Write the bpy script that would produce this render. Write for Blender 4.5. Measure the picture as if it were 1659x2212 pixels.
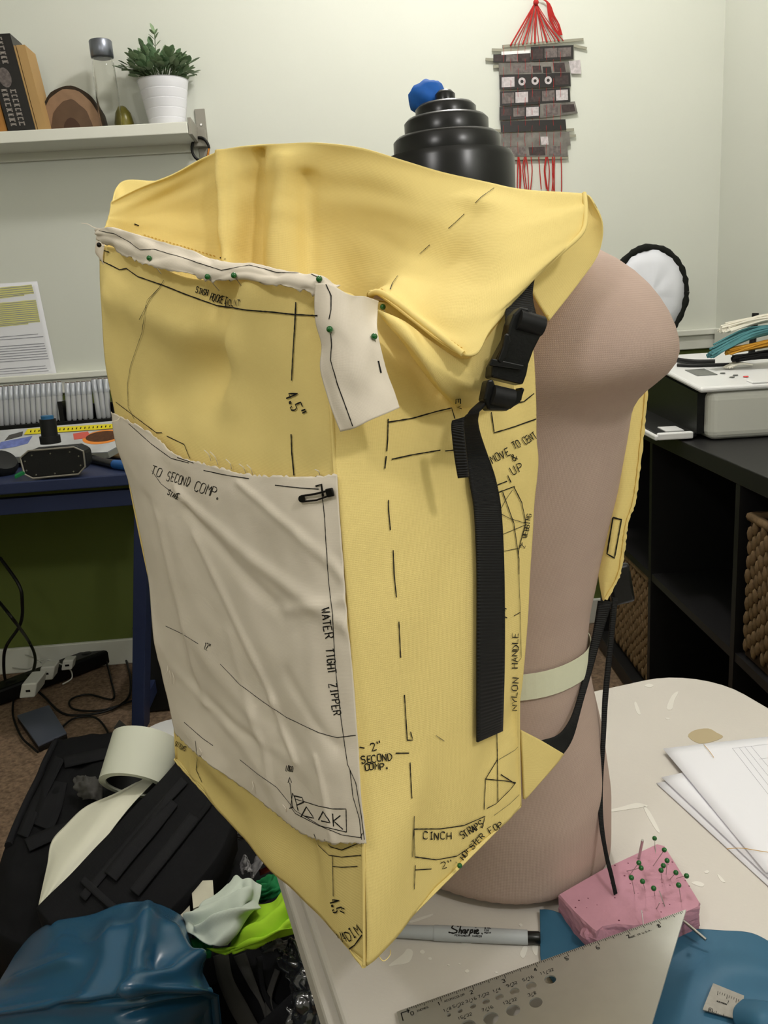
import bpy, bmesh, math, random
from mathutils import Vector, Matrix, noise
from mathutils.bvhtree import BVHTree
random.seed(7)
for o in list(bpy.data.objects):
    bpy.data.objects.remove(o)
S = bpy.context.scene
COL = S.collection
V3 = Vector

# ------------------------------------------------------------------ camera
FPX, CX, CY, CH = 1790.0, 829.5, 1106.0, 1.06
PIT, ROL = math.atan(440 / FPX), math.atan(0.066)
fwd = V3((0, math.cos(PIT), -math.sin(PIT)))
up0 = V3((0, math.sin(PIT), math.cos(PIT)))
rg0 = V3((1, 0, 0))
RV = math.cos(ROL) * rg0 - math.sin(ROL) * up0
UV = math.sin(ROL) * rg0 + math.cos(ROL) * up0
CAM = V3((0, 0, CH))
cd = bpy.data.cameras.new('camera')
cd.sensor_fit = 'VERTICAL'
cd.sensor_height = 24.0
cd.lens = 24.0 * FPX / 2212
cd.clip_start = 0.02
co = bpy.data.objects.new('camera', cd)
COL.objects.link(co)
co.matrix_world = Matrix(((RV.x, UV.x, -fwd.x, CAM.x), (RV.y, UV.y, -fwd.y, CAM.y), (RV.z, UV.z, -fwd.z, CAM.z), (0, 0, 0, 1)))
S.camera = co

# ------------------------------------------------------------------ world, lights, exposure
w = bpy.data.worlds.new('world')
S.world = w
w.use_nodes = True
w.node_tree.nodes['Background'].inputs[0].default_value = (1.0, 0.97, 0.92, 1)
w.node_tree.nodes['Background'].inputs[1].default_value = 0.03
S.view_settings.view_transform = 'Standard'
S.view_settings.look = 'None'
S.view_settings.gamma = 1.0
S.view_settings.use_curve_mapping = False
S.view_settings.exposure = 0.55


def lamp(name, loc, power, color, radius):
    l = bpy.data.lights.new(name, 'POINT')
    l.energy = power
    l.color = color
    l.shadow_soft_size = radius
    o = bpy.data.objects.new(name, l)
    COL.objects.link(o)
    o.location = loc
    return o


WARM = (1.0, 0.975, 0.95)
lamp('ceiling_bulb_back', (0.26, 1.70, 2.40), 21, WARM, 0.07)
lamp('unseen_front_light', (0.72, -0.35, 1.95), 14, WARM, 0.06)  # unseen light behind the camera, set close to favour the bag over the wall
lamp('unseen_fill_light_left', (-0.62, -0.32, 1.95), 11, WARM, 0.10)  # unseen fill light, added near the bag to brighten its front


# ------------------------------------------------------------------ pixel helpers: turn a photo pixel into a point of the room
def ray(x, y):
    return fwd + (x - CX) / FPX * RV - (y - CY) / FPX * UV


def at_y(x, y, Y):
    v = ray(x, y)
    return CAM + v * (Y / v.y)


def at_z(x, y, Z):
    v = ray(x, y)
    return CAM + v * ((Z - CH) / v.z)


WA = math.radians(3.0)
WV = V3((math.cos(WA), math.sin(WA), 0))
WN = V3((math.sin(WA), -math.cos(WA), 0))      # from the wall into the room
WP = V3((0, 2.55, 0))
ZV = V3((0, 0, 1))


def at_w(x, y, off=0.0):
    v = ray(x, y)
    return CAM + v * ((WP + WN * off - CAM).dot(WN) / v.dot(WN))


def at_plane(x, y, p0, n):
    v = ray(x, y)
    return CAM + v * ((p0 - CAM).dot(n) / v.dot(n))


# ------------------------------------------------------------------ materials
def lin(c):
    return tuple(((v / 255) / 12.92 if v / 255 <= 0.04045 else ((v / 255 + 0.055) / 1.055) ** 2.4) for v in c) + (1.0,)


def mat(name, col, rough=0.6, metal=0.0, nz=0.0, ns=15.0, bump=0.0, bs=60.0, weave=0.0, wb=0.25, spec=0.4, trans=0.0, coat=0.0,
        rib=0.0, emit=0.0, sheen=0.0, col2=None, stain=0.0, ior=1.45, alpha=1.0):
    m = bpy.data.materials.new(name)
    m.use_nodes = True
    nt = m.node_tree
    b = nt.nodes['Principled BSDF']
    c = lin(col)
    b.inputs['Base Color'].default_value = c
    b.inputs['Roughness'].default_value = rough
    b.inputs['Metallic'].default_value = metal
    b.inputs['Specular IOR Level'].default_value = spec
    b.inputs['Transmission Weight'].default_value = trans
    b.inputs['Coat Weight'].default_value = coat
    b.inputs['IOR'].default_value = ior
    b.inputs['Sheen Weight'].default_value = sheen
    b.inputs['Alpha'].default_value = alpha
    if emit:
        b.inputs['Emission Color'].default_value = c
        b.inputs['Emission Strength'].default_value = emit
    tc = nt.nodes.new('ShaderNodeTexCoord')
    if nz:
        n = nt.nodes.new('ShaderNodeTexNoise')
        n.inputs['Scale'].default_value = ns
        n.inputs['Detail'].default_value = 6
        nt.links.new(tc.outputs['Object'], n.inputs['Vector'])
        r = nt.nodes.new('ShaderNodeValToRGB')
        c2 = lin(col2) if col2 else tuple(v * (1 - nz) for v in c[:3]) + (1,)
        r.color_ramp.elements[0].color = c2
        r.color_ramp.elements[1].color = c
        r.color_ramp.elements[0].position = 0.3
        r.color_ramp.elements[1].position = 0.7 if not stain else stain
        nt.links.new(n.outputs['Fac'], r.inputs['Fac'])
        nt.links.new(r.outputs['Color'], b.inputs['Base Color'])
    h = None
    if weave:
        uv = nt.nodes.new('ShaderNodeUVMap')
        uv.uv_map = 'UVMap'
        ws = []
        for d in 'XY':
            wv = nt.nodes.new('ShaderNodeTexWave')
            wv.wave_type = 'BANDS'
            wv.bands_direction = d
            wv.inputs['Scale'].default_value = 0.314 / weave
            nt.links.new(uv.outputs['UV'], wv.inputs['Vector'])
            ws.append(wv)
        h = nt.nodes.new('ShaderNodeMath')
        h.operation = 'MULTIPLY'
        nt.links.new(ws[0].outputs['Fac'], h.inputs[0])
        nt.links.new(ws[1].outputs['Fac'], h.inputs[1])
        dist = weave * 0.25
    elif rib:
        uv = nt.nodes.new('ShaderNodeUVMap')
        uv.uv_map = 'UVMap'
        h = nt.nodes.new('ShaderNodeTexWave')
        h.bands_direction = 'Y'
        h.inputs['Scale'].default_value = 0.314 / rib
        nt.links.new(uv.outputs['UV'], h.inputs['Vector'])
        dist = rib * 0.4
        wb = 0.6
    elif bump:
        h = nt.nodes.new('ShaderNodeTexNoise')
        h.inputs['Scale'].default_value = bs
        h.inputs['Detail'].default_value = 5
        nt.links.new(tc.outputs['Object'], h.inputs['Vector'])
        dist = 0.002
        wb = bump
    if h is not None:
        bp = nt.nodes.new('ShaderNodeBump')
        bp.inputs['Strength'].default_value = wb
        bp.inputs['Distance'].default_value = dist
        nt.links.new(h.outputs[0], bp.inputs['Height'])
        nt.links.new(bp.outputs['Normal'], b.inputs['Normal'])
    return m


M = {}
M['wall'] = mat('wall_paint', (216, 218, 208), 0.75, nz=0.03, ns=3, bump=0.05, bs=300)
M['green'] = mat('green_paint', (104, 116, 54), 0.7, nz=0.08, ns=3, bump=0.05, bs=300)
M['trim'] = mat('white_trim', (226, 226, 216), 0.45)
M['ceiling'] = mat('ceiling_paint', (232, 230, 222), 0.8, bump=0.1, bs=200)
M['carpet'] = mat('carpet', (150, 126, 104), 0.95, nz=0.55, ns=110, bump=1.0, bs=320, spec=0.1)
M['yellow'] = mat('yellow_canvas', (247, 223, 146), 0.85, nz=0.05, ns=9, weave=0.0011, wb=0.45, spec=0.15)
M['muslin'] = mat('muslin', (233, 222, 206), 0.85, nz=0.05, ns=14, weave=0.0007, wb=0.3, spec=0.15)
M['ink'] = mat('black_ink', (28, 27, 26), 0.7, spec=0.2)
M['pencil'] = mat('pencil', (112, 104, 78), 0.8, spec=0.2)
M['thread'] = mat('yellow_thread', (205, 160, 66), 0.8)
M['web'] = mat('black_webbing', (17, 17, 18), 0.6, rib=0.0014, spec=0.35)
M['plastic'] = mat('black_plastic', (14, 14, 15), 0.38, bump=0.1, bs=400)
M['gloss'] = mat('black_gloss', (10, 10, 10), 0.28, spec=0.45)
M['knit'] = mat('beige_knit', (192, 168, 156), 0.8, nz=0.07, ns=30, weave=0.0015, wb=0.4, spec=0.25)
M['tape'] = mat('white_twill_tape', (226, 226, 200), 0.8, weave=0.001)
M['pinhead'] = mat('green_pinhead', (22, 96, 38), 0.18, spec=0.6, coat=0.3)
M['steel'] = mat('steel', (190, 188, 184), 0.3, 1.0)
M['darksteel'] = mat('black_pin', (30, 29, 28), 0.35, 0.6)
M['table'] = mat('table_plastic', (212, 206, 198), 0.55, nz=0.06, ns=5, bump=0.12, bs=350)
M['paint'] = mat('white_paint_spots', (226, 222, 214), 0.6)
M['stain'] = mat('brown_stain', (184, 168, 134), 0.6)
M['paper'] = mat('paper', (236, 236, 242), 0.7)
M['print'] = mat('grey_print', (150, 150, 160), 0.7)
M['highlight'] = mat('yellow_highlighter', (222, 218, 140), 0.7)
M['foam'] = mat('pink_foam', (198, 146, 162), 0.85, nz=0.12, ns=40, bump=0.25, bs=220, spec=0.15)
M['foamcut'] = mat('pink_foam_cut', (188, 138, 154), 0.95, nz=0.2, ns=90, bump=0.9, bs=160, spec=0.1)
M['foamhole'] = mat('dark_foam_hole', (104, 52, 70), 0.95)
M['alu'] = mat('brushed_aluminium', (196, 196, 190), 0.42, 0.75, nz=0.04, ns=90)
M['wornsteel'] = mat('worn_steel', (150, 146, 138), 0.5, 0.3, nz=0.15, ns=200)
M['marker'] = mat('grey_marker', (172, 176, 180), 0.35, spec=0.5)
M['bluecloth'] = mat('blue_coated_cloth', (52, 98, 126), 0.5, spec=0.35, weave=0.0006, wb=0.12)
M['blueshine'] = mat('blue_shiny_cloth', (36, 84, 116), 0.27, spec=0.9, weave=0.0008, wb=0.1)
M['navy'] = mat('navy_wood', (40, 50, 84), 0.5, nz=0.15, ns=8)
M['black'] = mat('black_fabric', (20, 20, 23), 0.85, nz=0.2, ns=20, weave=0.0016, wb=0.4, spec=0.2)
M['black2'] = mat('charcoal_fabric', (29, 29, 32), 0.85, weave=0.0016, wb=0.4, spec=0.2)
M['grey'] = mat('grey_strap', (74, 72, 70), 0.8, weave=0.0015)
M['shelfblack'] = mat('black_laminate', (26, 25, 26), 0.5, nz=0.1, ns=30)
M['basket'] = mat('seagrass', (134, 108, 76), 0.8, nz=0.5, ns=60, bump=0.4, bs=200)
M['basketdark'] = mat('seagrass_gap', (60, 42, 26), 0.9)
M['white'] = mat('white_plastic', (232, 232, 232), 0.35, spec=0.5)
M['whitebody'] = mat('white_printer_body', (214, 214, 206), 0.45)
M['cream'] = mat('cream_vinyl', (228, 226, 208), 0.5, weave=0.0009, wb=0.15)
M['creamroll'] = mat('cream_roll', (226, 228, 212), 0.42)
M['red'] = mat('red_thread', (176, 42, 38), 0.8)
M['film'] = mat('dark_film', (22, 17, 17), 0.3, spec=0.6)
M['filmclear'] = mat('clear_film', (126, 122, 116), 0.3, nz=0.5, ns=45, spec=0.5)
M['frame1'] = mat('film_frame_grey', (122, 112, 110), 0.3, nz=0.55, ns=120)
M['frame2'] = mat('film_frame_light', (206, 198, 200), 0.3, nz=0.35, ns=140)
M['frame3'] = mat('film_frame_dark', (70, 58, 58), 0.3, nz=0.5, ns=120)
M['stick'] = mat('grey_stick', (150, 148, 132), 0.7)
M['leaf'] = mat('green_leaf', (140, 164, 126), 0.5, nz=0.35, ns=18)
M['leaf2'] = mat('dark_green_leaf', (108, 138, 100), 0.5, nz=0.35, ns=18)
M['stem'] = mat('plant_stem', (66, 84, 50), 0.7)
M['soil'] = mat('soil', (40, 34, 26), 0.95)
M['pot'] = mat('white_glazed_pot', (228, 228, 234), 0.25, spec=0.5)
M['bark'] = mat('bark', (58, 46, 34), 0.95, nz=0.4, ns=40, bump=0.8, bs=90)
M['wood1'] = mat('wood_outer_ring', (150, 120, 94), 0.8, nz=0.2, ns=40)
M['wood2'] = mat('wood_heart', (98, 76, 58), 0.8, nz=0.25, ns=30)
M['wood3'] = mat('wood_core', (70, 50, 38), 0.85)
M['glass'] = mat('bottle_glass', (250, 250, 248), 0.03, trans=1.0, ior=1.15, spec=0.5)
M['cap'] = mat('brushed_cap', (126, 130, 140), 0.35, 0.85)
M['olive'] = mat('olive_glass', (120, 112, 40), 0.3, nz=0.3, ns=60)
M['bookblack'] = mat('black_book_cover', (30, 27, 26), 0.35, spec=0.5)
M['pages'] = mat('book_pages', (176, 176, 160), 0.85)
M['bookprint'] = mat('book_spine_print', (150, 142, 136), 0.5)
M['tan'] = mat('tan_cover', (176, 142, 92), 0.7)
M['tan2'] = mat('orange_cover', (168, 116, 56), 0.7)
M['bracket'] = mat('grey_bracket', (150, 146, 136), 0.5, 0.3)
M['brass'] = mat('amber_metal', (196, 128, 58), 0.25, 0.8)
M['silver'] = mat('silver_marker', (204, 206, 212), 0.25, 0.35, spec=0.6)
M['silvercap'] = mat('silver_marker_cap', (180, 184, 192), 0.28, 0.35, spec=0.6)
M['tip'] = mat('marker_end', (92, 66, 52), 0.5)
M['device'] = mat('black_rubber', (20, 21, 22), 0.55, bump=0.15, bs=300)
M['devblue'] = mat('blue_rubber', (44, 100, 142), 0.5)
M['magwhite'] = mat('magazine_cover', (196, 198, 200), 0.35, nz=0.2, ns=25)
M['magyellow'] = mat('yellow_tape_rule', (222, 206, 40), 0.45)
M['orange'] = mat('orange_print', (226, 140, 62), 0.4)
M['brownp'] = mat('brown_print', (96, 62, 40), 0.4, nz=0.5, ns=80)
M['redp'] = mat('red_print', (206, 96, 84), 0.4)
M['bluep'] = mat('blue_print', (120, 134, 200), 0.4, nz=0.4, ns=60)
M['card'] = mat('cardboard', (176, 146, 106), 0.8)
M['bluetool'] = mat('blue_handle', (32, 92, 160), 0.4)
M['cable'] = mat('black_cable', (14, 14, 14), 0.5)
M['wcable'] = mat('white_cable', (206, 206, 198), 0.5)
M['drive'] = mat('slate_drive', (92, 98, 114), 0.3, 0.3)
M['lime'] = mat('lime_cloth', (166, 214, 44), 0.85, nz=0.08, ns=20, weave=0.001)
M['greencloth'] = mat('green_cloth', (24, 118, 66), 0.85, weave=0.001)
M['mint'] = mat('pale_mint_cloth', (208, 218, 206), 0.85, nz=0.06, ns=20, weave=0.001)
M['cardw'] = mat('off_white_card', (204, 200, 180), 0.8)
M['poly'] = mat('dark_shiny_poly', (46, 46, 48), 0.16, spec=0.9, coat=0.5)
M['polygrey'] = mat('grey_plastic_film', (120, 118, 120), 0.25, spec=0.7, nz=0.3, ns=30)
M['yarnwhite'] = mat('white_yarn', (232, 228, 214), 0.95)
M['yarnteal'] = mat('teal_yarn', (84, 138, 144), 0.95)
M['yarngold'] = mat('mustard_yarn', (200, 146, 50), 0.95)
M['yarnblack'] = mat('black_yarn', (18, 18, 18), 0.95)
M['screen'] = mat('grey_lcd', (104, 106, 104), 0.2)
M['reflector'] = mat('white_nylon', (226, 228, 236), 0.5, sheen=0.2)
M['fuzz'] = mat('black_fuzz', (22, 24, 20), 1.0)
M['bluetape'] = mat('blue_tape', (30, 104, 200), 0.7, nz=0.25, ns=60)
M['led'] = mat('blue_led', (150, 190, 255), 0.4, emit=6.0)
M['lampglass'] = mat('lamp_glass', (255, 246, 226), 0.4, emit=2.0)
M['redknob'] = mat('red_button', (206, 60, 60), 0.4)


# ------------------------------------------------------------------ object helpers
def wl(o):
    p = V3((0, 0, 0))
    while o is not None:
        p += o.location
        o = o.parent
    return p


def tag(o, label=None, cat=None, group=None, kind=None):
    if label: o['label'] = label
    if cat: o['category'] = cat
    if group: o['group'] = group
    if kind: o['kind'] = kind
    return o


def empty(name, loc, label, cat, group=None):
    o = bpy.data.objects.new(name, None)
    COL.objects.link(o)
    o.location = loc
    o.empty_display_size = 0.02
    return tag(o, label, cat, group)


def mk(name, g, m, parent=None, smooth=True, solid=0.0, off=0.0, bevel=0.0, sub=0, seg=2, auto=None):
    V, F = g[0], g[1]
    me = bpy.data.meshes.new(name)
    o = bpy.data.objects.new(name, me)
    COL.objects.link(o)
    if parent is None:
        lo = [min(v[i] for v in V) for i in range(3)]
        hi = [max(v[i] for v in V) for i in range(3)]
        base = V3(((lo[0] + hi[0]) / 2, (lo[1] + hi[1]) / 2, lo[2]))
        V = [V3(v) - base for v in V]
        o.location = base
    else:
        o.parent = parent
        o.location = -wl(parent)
    me.from_pydata([tuple(v) for v in V], [], F)
    if len(g) > 2 and g[2]:
        lay = me.uv_layers.new(name='UVMap')
        for l in me.loops:
            lay.data[l.index].uv = g[2][l.vertex_index]
    me.update()
    bm = bmesh.new()
    bm.from_mesh(me)
    if len(g) <= 2:
        bmesh.ops.recalc_face_normals(bm, faces=bm.faces)
    bm.to_mesh(me)
    bm.free()
    if isinstance(m, str): m = M[m]
    me.materials.append(m)
    for p in me.polygons: p.use_smooth = smooth
    if smooth and len(g) <= 2: me.set_sharp_from_angle(angle=math.radians(50))
    if solid:
        md = o.modifiers.new('solid', 'SOLIDIFY')
        md.thickness = solid
        md.offset = off
    if bevel:
        md = o.modifiers.new('bevel', 'BEVEL')
        md.width = bevel
        md.segments = seg
        md.limit_method = 'ANGLE'
        md.angle_limit = math.radians(40)
    if sub:
        md = o.modifiers.new('sub', 'SUBSURF')
        md.levels = sub
        md.render_levels = sub
    return o


def join(*gs):
    V, F, U = [], [], []
    for g in gs:
        n = len(V)
        V += list(g[0])
        F += [tuple(i + n for i in f) for f in g[1]]
        U += list(g[2]) if len(g) > 2 and g[2] else [(v[0], v[1]) for v in g[0]]
    return V, F, U


def boxm(c, ex, ey, ez):
    c, ex, ey, ez = V3(c), V3(ex), V3(ey), V3(ez)
    V = [c + ex * a + ey * b + ez * d for d in (-1, 1) for b in (-1, 1) for a in (-1, 1)]
    F = [(0, 2, 3, 1), (4, 5, 7, 6), (0, 1, 5, 4), (2, 6, 7, 3), (0, 4, 6, 2), (1, 3, 7, 5)]
    return V, F


def abox(x0, x1, y0, y1, z0, z1):
    return boxm(((x0 + x1) / 2, (y0 + y1) / 2, (z0 + z1) / 2), ((x1 - x0) / 2, 0, 0), (0, (y1 - y0) / 2, 0), (0, 0, (z1 - z0) / 2))


def span(a, b, hw, hh, up=ZV):
    """a bar from a to b with half width hw and half height hh"""
    a, b = V3(a), V3(b)
    t = (b - a).normalized()
    s = t.cross(up).normalized()
    u = s.cross(t).normalized()
    return boxm((a + b) / 2, (b - a) / 2, s * hw, u * hh)


def prism(poly, d):
    n = len(poly)
    V = [V3(p) for p in poly] + [V3(p) + d for p in poly]
    F = [tuple(range(n))[::-1], tuple(range(n, 2 * n))] + [(i, (i + 1) % n, n + (i + 1) % n, n + i) for i in range(n)]
    return V, F


def crp(P, t):
    n = len(P) - 1
    i = min(int(t), n - 1)
    f = t - i
    p0, p1, p2, p3 = P[max(i - 1, 0)], P[i], P[i + 1], P[min(i + 2, n)]
    return 0.5 * ((2 * p1) + (p2 - p0) * f + (2 * p0 - 5 * p1 + 4 * p2 - p3) * f * f + (3 * p1 - p0 - 3 * p2 + p3) * f ** 3)


def curve(P, n):
    P = [V3(p) for p in P]
    return [crp(P, (len(P) - 1) * i / n) for i in range(n + 1)]


def tube(P, r, n=8, cap=True):
    P = [V3(p) for p in P]
    V, F = [], []
    u = None
    for i, p in enumerate(P):
        t = (P[min(i + 1, len(P) - 1)] - P[max(i - 1, 0)])
        t = t.normalized() if t.length > 1e-9 else ZV.copy()
        if u is None:
            u = t.orthogonal().normalized()
        u = (u - t * u.dot(t))
        u = u.normalized() if u.length > 1e-6 else t.orthogonal().normalized()
        v = t.cross(u)
        rr = r[i] if isinstance(r, (list, tuple)) else r
        for k in range(n):
            a = 2 * math.pi * k / n
            V.append(p + (u * math.cos(a) + v * math.sin(a)) * rr)
    for i in range(len(P) - 1):
        for k in range(n):
            a, b = i * n + k, i * n + (k + 1) % n
            F.append((a, b, b + n, a + n))
    if cap:
        F.append(tuple(range(n))[::-1])
        F.append(tuple(range(len(V) - n, len(V))))
    return V, F


def lathe(prof, c, n=32, ax=ZV, capends=True):
    c, ax = V3(c), V3(ax).normalized()
    u = ax.orthogonal().normalized()
    v = ax.cross(u)
    V, F = [], []
    for r, z in prof:
        for k in range(n):
            a = 2 * math.pi * k / n
            V.append(c + ax * z + (u * math.cos(a) + v * math.sin(a)) * r)
    for i in range(len(prof) - 1):
        for k in range(n):
            a, b = i * n + k, i * n + (k + 1) % n
            F.append((a, b, b + n, a + n))
    if capends:
        F.append(tuple(range(n))[::-1])
        F.append(tuple(range(len(V) - n, len(V))))
    return V, F


def ball(c, r, n=12, sq=(1, 1, 1)):
    c = V3(c)
    V, F = [], []
    m = n // 2
    for i in range(m + 1):
        th = math.pi * i / m
        for k in range(n):
            a = 2 * math.pi * k / n
            V.append(c + V3((math.sin(th) * math.cos(a) * sq[0], math.sin(th) * math.sin(a) * sq[1], math.cos(th) * sq[2])) * r)
    for i in range(m):
        for k in range(n):
            a, b = i * n + k, i * n + (k + 1) % n
            F.append((a, b, b + n, a + n))
    return V, F


def grid(ctrl, nu, nv, disp=None):
    """smooth patch through rows of control points; uv in metres; disp(u, v) moves along the normal towards the camera"""
    R, C = len(ctrl), len(ctrl[0])
    ctrl = [[V3(p) for p in r] for r in ctrl]
    V = []
    for j in range(nv + 1):
        row = [crp([ctrl[k][i] for k in range(R)], (R - 1) * j / nv) for i in range(C)]
        for i in range(nu + 1):
            V.append(crp(row, (C - 1) * i / nu))
    W = nu + 1
    if disp:
        out = []
        for j in range(nv + 1):
            for i in range(W):
                p = V[j * W + i]
                du = V[j * W + min(i + 1, nu)] - V[j * W + max(i - 1, 0)]
                dv = V[min(j + 1, nv) * W + i] - V[max(j - 1, 0) * W + i]
                n = du.cross(dv)
                n = n.normalized() if n.length > 1e-12 else V3((0, -1, 0))
                if n.dot(CAM - p) < 0: n = -n
                out.append(p + n * disp(i / nu, j / nv))
        V = out
    F = []
    for j in range(nv):
        for i in range(nu):
            a = j * W + i
            F.append((a, a + 1, a + W + 1, a + W))
    lu = sum((V[(nv // 2) * W + i + 1] - V[(nv // 2) * W + i]).length for i in range(nu))
    lv = sum((V[(j + 1) * W + nu // 2] - V[j * W + nu // 2]).length for j in range(nv))
    U = [(i / nu * lu, j / nv * lv) for j in range(nv + 1) for i in range(W)]
    # make the front of every face look at the camera
    f = F[(nv // 2) * nu + nu // 2]
    nn = (V[f[1]] - V[f[0]]).cross(V[f[2]] - V[f[0]])
    if nn.dot(CAM - V[f[0]]) < 0: F = [q[::-1] for q in F]
    return V, F, U


def pad(top, nu, nv, zb):
    """close a grid into a solid lying on z = zb"""
    V, F, U = top
    V = list(V)
    U = list(U)
    F = list(F)
    W = nu + 1
    ring = [i for i in range(W)] + [j * W + nu for j in range(1, nv + 1)] + [nv * W + i for i in range(nu - 1, -1, -1)] + [j * W for j in range(nv - 1, 0, -1)]
    n = len(V)
    cx = sum((V[i] for i in ring), V3((0, 0, 0))) / len(ring)
    for i in ring:
        p = V[i]
        q = cx + (p - cx) * 0.97
        V.append(V3((q.x, q.y, min(zb, p.z - 0.004))))
        U.append(U[i])
    m = len(ring)
    for k in range(m):
        a, b = ring[k], ring[(k + 1) % m]
        F.append((a, b, n + (k + 1) % m, n + k))
    F.append(tuple(range(n, n + m)))
    return V, F, U


def nzf(s, amp, seed=0.0, sy=None):
    sy = sy or s
    return lambda u, v: amp * noise.noise(V3((u * s + seed, v * sy + seed * 1.7, seed)))


def seg_d(u, v, a, b):
    ax, ay = a
    bx, by = b
    dx, dy = bx - ax, by - ay
    t = max(0.0, min(1.0, ((u - ax) * dx + (v - ay) * dy) / (dx * dx + dy * dy)))
    px, py = ax + t * dx, ay + t * dy
    side = (u - px) * dy - (v - py) * dx
    return math.hypot(u - px, v - py), side, t


def creases(lst):
    """list of (a, b, width, amp): soft ridges (amp > 0) or grooves in uv space"""
    def f(u, v):
        h = 0.0
        for a, b, wd, am in lst:
            d, s, t = seg_d(u, v, a, b)
            h += am * math.exp(-(d / wd) ** 2)
        return h
    return f


def add(*fs):
    return lambda u, v: sum(f(u, v) for f in fs)


def ys(rows):
    return [[at_y(*p) for p in r] for r in rows]


def zs(rows):
    return [[at_z(*p) for p in r] for r in rows]


# ------------------------------------------------------------------ ink that lies on surfaces
SURF = {}


def reg(name, g):
    SURF[name] = BVHTree.FromPolygons([tuple(v) for v in g[0]], [tuple(f) for f in g[1]])


def hit(x, y, names):
    best = None
    v = ray(x, y).normalized()
    for n in names:
        p, nn, i, d = SURF[n].ray_cast(CAM, v)
        if p is not None and (best is None or d < best[2]):
            if nn.dot(v) > 0: nn = -nn
            best = (p, nn, d)
    return best


def ink(strokes, names, w=0.0010, lift=0.0009, step=5.0):
    """strokes: polylines in photo pixels, laid as thin ribbons on the named surfaces"""
    V, F = [], []
    for st in strokes:
        pts = []
        for (x0, y0), (x1, y1) in zip(st[:-1], st[1:]):
            n = max(1, int(math.hypot(x1 - x0, y1 - y0) / step))
            pts += [(x0 + (x1 - x0) * k / n, y0 + (y1 - y0) * k / n) for k in range(n)]
        pts.append(st[-1])
        hs = [hit(x, y, names) for x, y in pts]
        run = []
        for h in hs + [None]:
            if h is None or (run and (h[0] - run[-1][0]).length > 0.03):
                if len(run) > 1:
                    b = len(V)
                    for k, q in enumerate(run):
                        t = run[min(k + 1, len(run) - 1)][0] - run[max(k - 1, 0)][0]
                        s = t.cross(q[1])
                        s = s.normalized() if s.length > 1e-9 else V3((1, 0, 0))
                        ww = w * (0.8 + 0.4 * random.random()) / 2
                        V += [q[0] + q[1] * lift + s * ww, q[0] + q[1] * lift - s * ww]
                    for k in range(len(run) - 1):
                        F.append((b + 2 * k, b + 2 * k + 1, b + 2 * k + 3, b + 2 * k + 2))
                run = [h] if h is not None else []
            else:
                run.append(h)
    return V, F


FONT = {
    'A': '00 26 40|12 32', 'B': '00 06 36 45 44 33 03|33 42 41 30 00', 'C': '45 36 16 05 01 10 30 41', 'D': '00 06 26 44 42 20 00',
    'E': '40 00 06 46|03 33', 'F': '00 06 46|03 33', 'G': '45 36 16 05 01 10 30 41 43 23', 'H': '00 06|40 46|03 43', 'I': '20 26|10 30|16 36',
    'J': '36 31 20 10 01', 'K': '00 06|46 03 40', 'L': '06 00 40', 'M': '00 06 23 46 40', 'N': '00 06 40 46', 'O': '10 01 05 16 36 45 41 30 10',
    'P': '00 06 36 45 44 33 03', 'Q': '10 01 05 16 36 45 41 30 10|22 40', 'R': '00 06 36 45 44 33 03|23 40', 'S': '45 36 16 05 04 13 33 42 41 30 10 01',
    'T': '06 46|26 20', 'U': '06 01 10 30 41 46', 'V': '06 20 46', 'W': '06 10 23 30 46', 'X': '00 46|06 40', 'Y': '06 23 46|23 20', 'Z': '06 46 00 40',
    '0': '10 01 05 16 36 45 41 30 10', '1': '15 26 20', '2': '05 16 36 45 44 00 40', '3': '05 16 36 45 44 33 23|33 42 41 30 10 01',
    '4': '30 36 02 42', '5': '46 06 03 33 42 41 30 10 01', '6': '36 16 04 01 10 30 41 42 33 03', '7': '06 46 10', '8': '23 05 16 36 45 23 01 10 30 41 23',
    '9': '10 30 42 45 36 16 05 04 13 43', '.': '10 20 21 11 10', '"': '16 14|36 34', '/': '00 46', '&': '40 05 16 26 25 02 01 10 20 43', '-': '03 43',
    '^': '16 26 36|26 20', '?': '05 16 36 45 23 22|20 21',
}


def text(s, a, b, h, jit=0.0, asp=0.62):
    """strokes of a word: baseline from pixel a to pixel b, letter height h pixels"""
    a, b = V3((a[0], a[1], 0)), V3((b[0], b[1], 0))
    t = (b - a)
    n = V3((t.y, -t.x, 0)).normalized()
    out = []
    adv = 1.0 / max(1, len(s))
    for i, ch in enumerate(s):
        if ch == ' ' or ch not in FONT: continue
        jx, jy, sc = random.uniform(-1, 1) * jit, random.uniform(-1, 1) * jit, 1 + random.uniform(-1, 1) * jit * 0.03
        for st in FONT[ch].split('|'):
            q = []
            for pr in st.split():
                u, v = int(pr[0]) / 4, int(pr[1]) / 6
                p = a + t * ((i + 0.12 + 0.72 * u) * adv) + n * (h * sc * v)
                q.append((p.x + jx + random.uniform(-1, 1) * jit * 0.35, p.y + jy + random.uniform(-1, 1) * jit * 0.35))
            out.append(q)
    return out


# ================================================================== THE ROOM
ZC = 2.55
XR = 1.06
YR = 2.55 + XR * math.tan(WA)
XL, YF = -2.1, -1.7
RAIL = 0.905


def wpt(x, z, off=0.0):
    p = WP + WV * (x / math.cos(WA)) + WN * off
    return V3((p.x, p.y, z))


def wallslab(x0, x1, z0, z1, o0, o1):
    a = [wpt(x0, z0, o0), wpt(x1, z0, o0), wpt(x1, z1, o0), wpt(x0, z1, o0)]
    return prism(a, WN * (o1 - o0))


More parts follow.
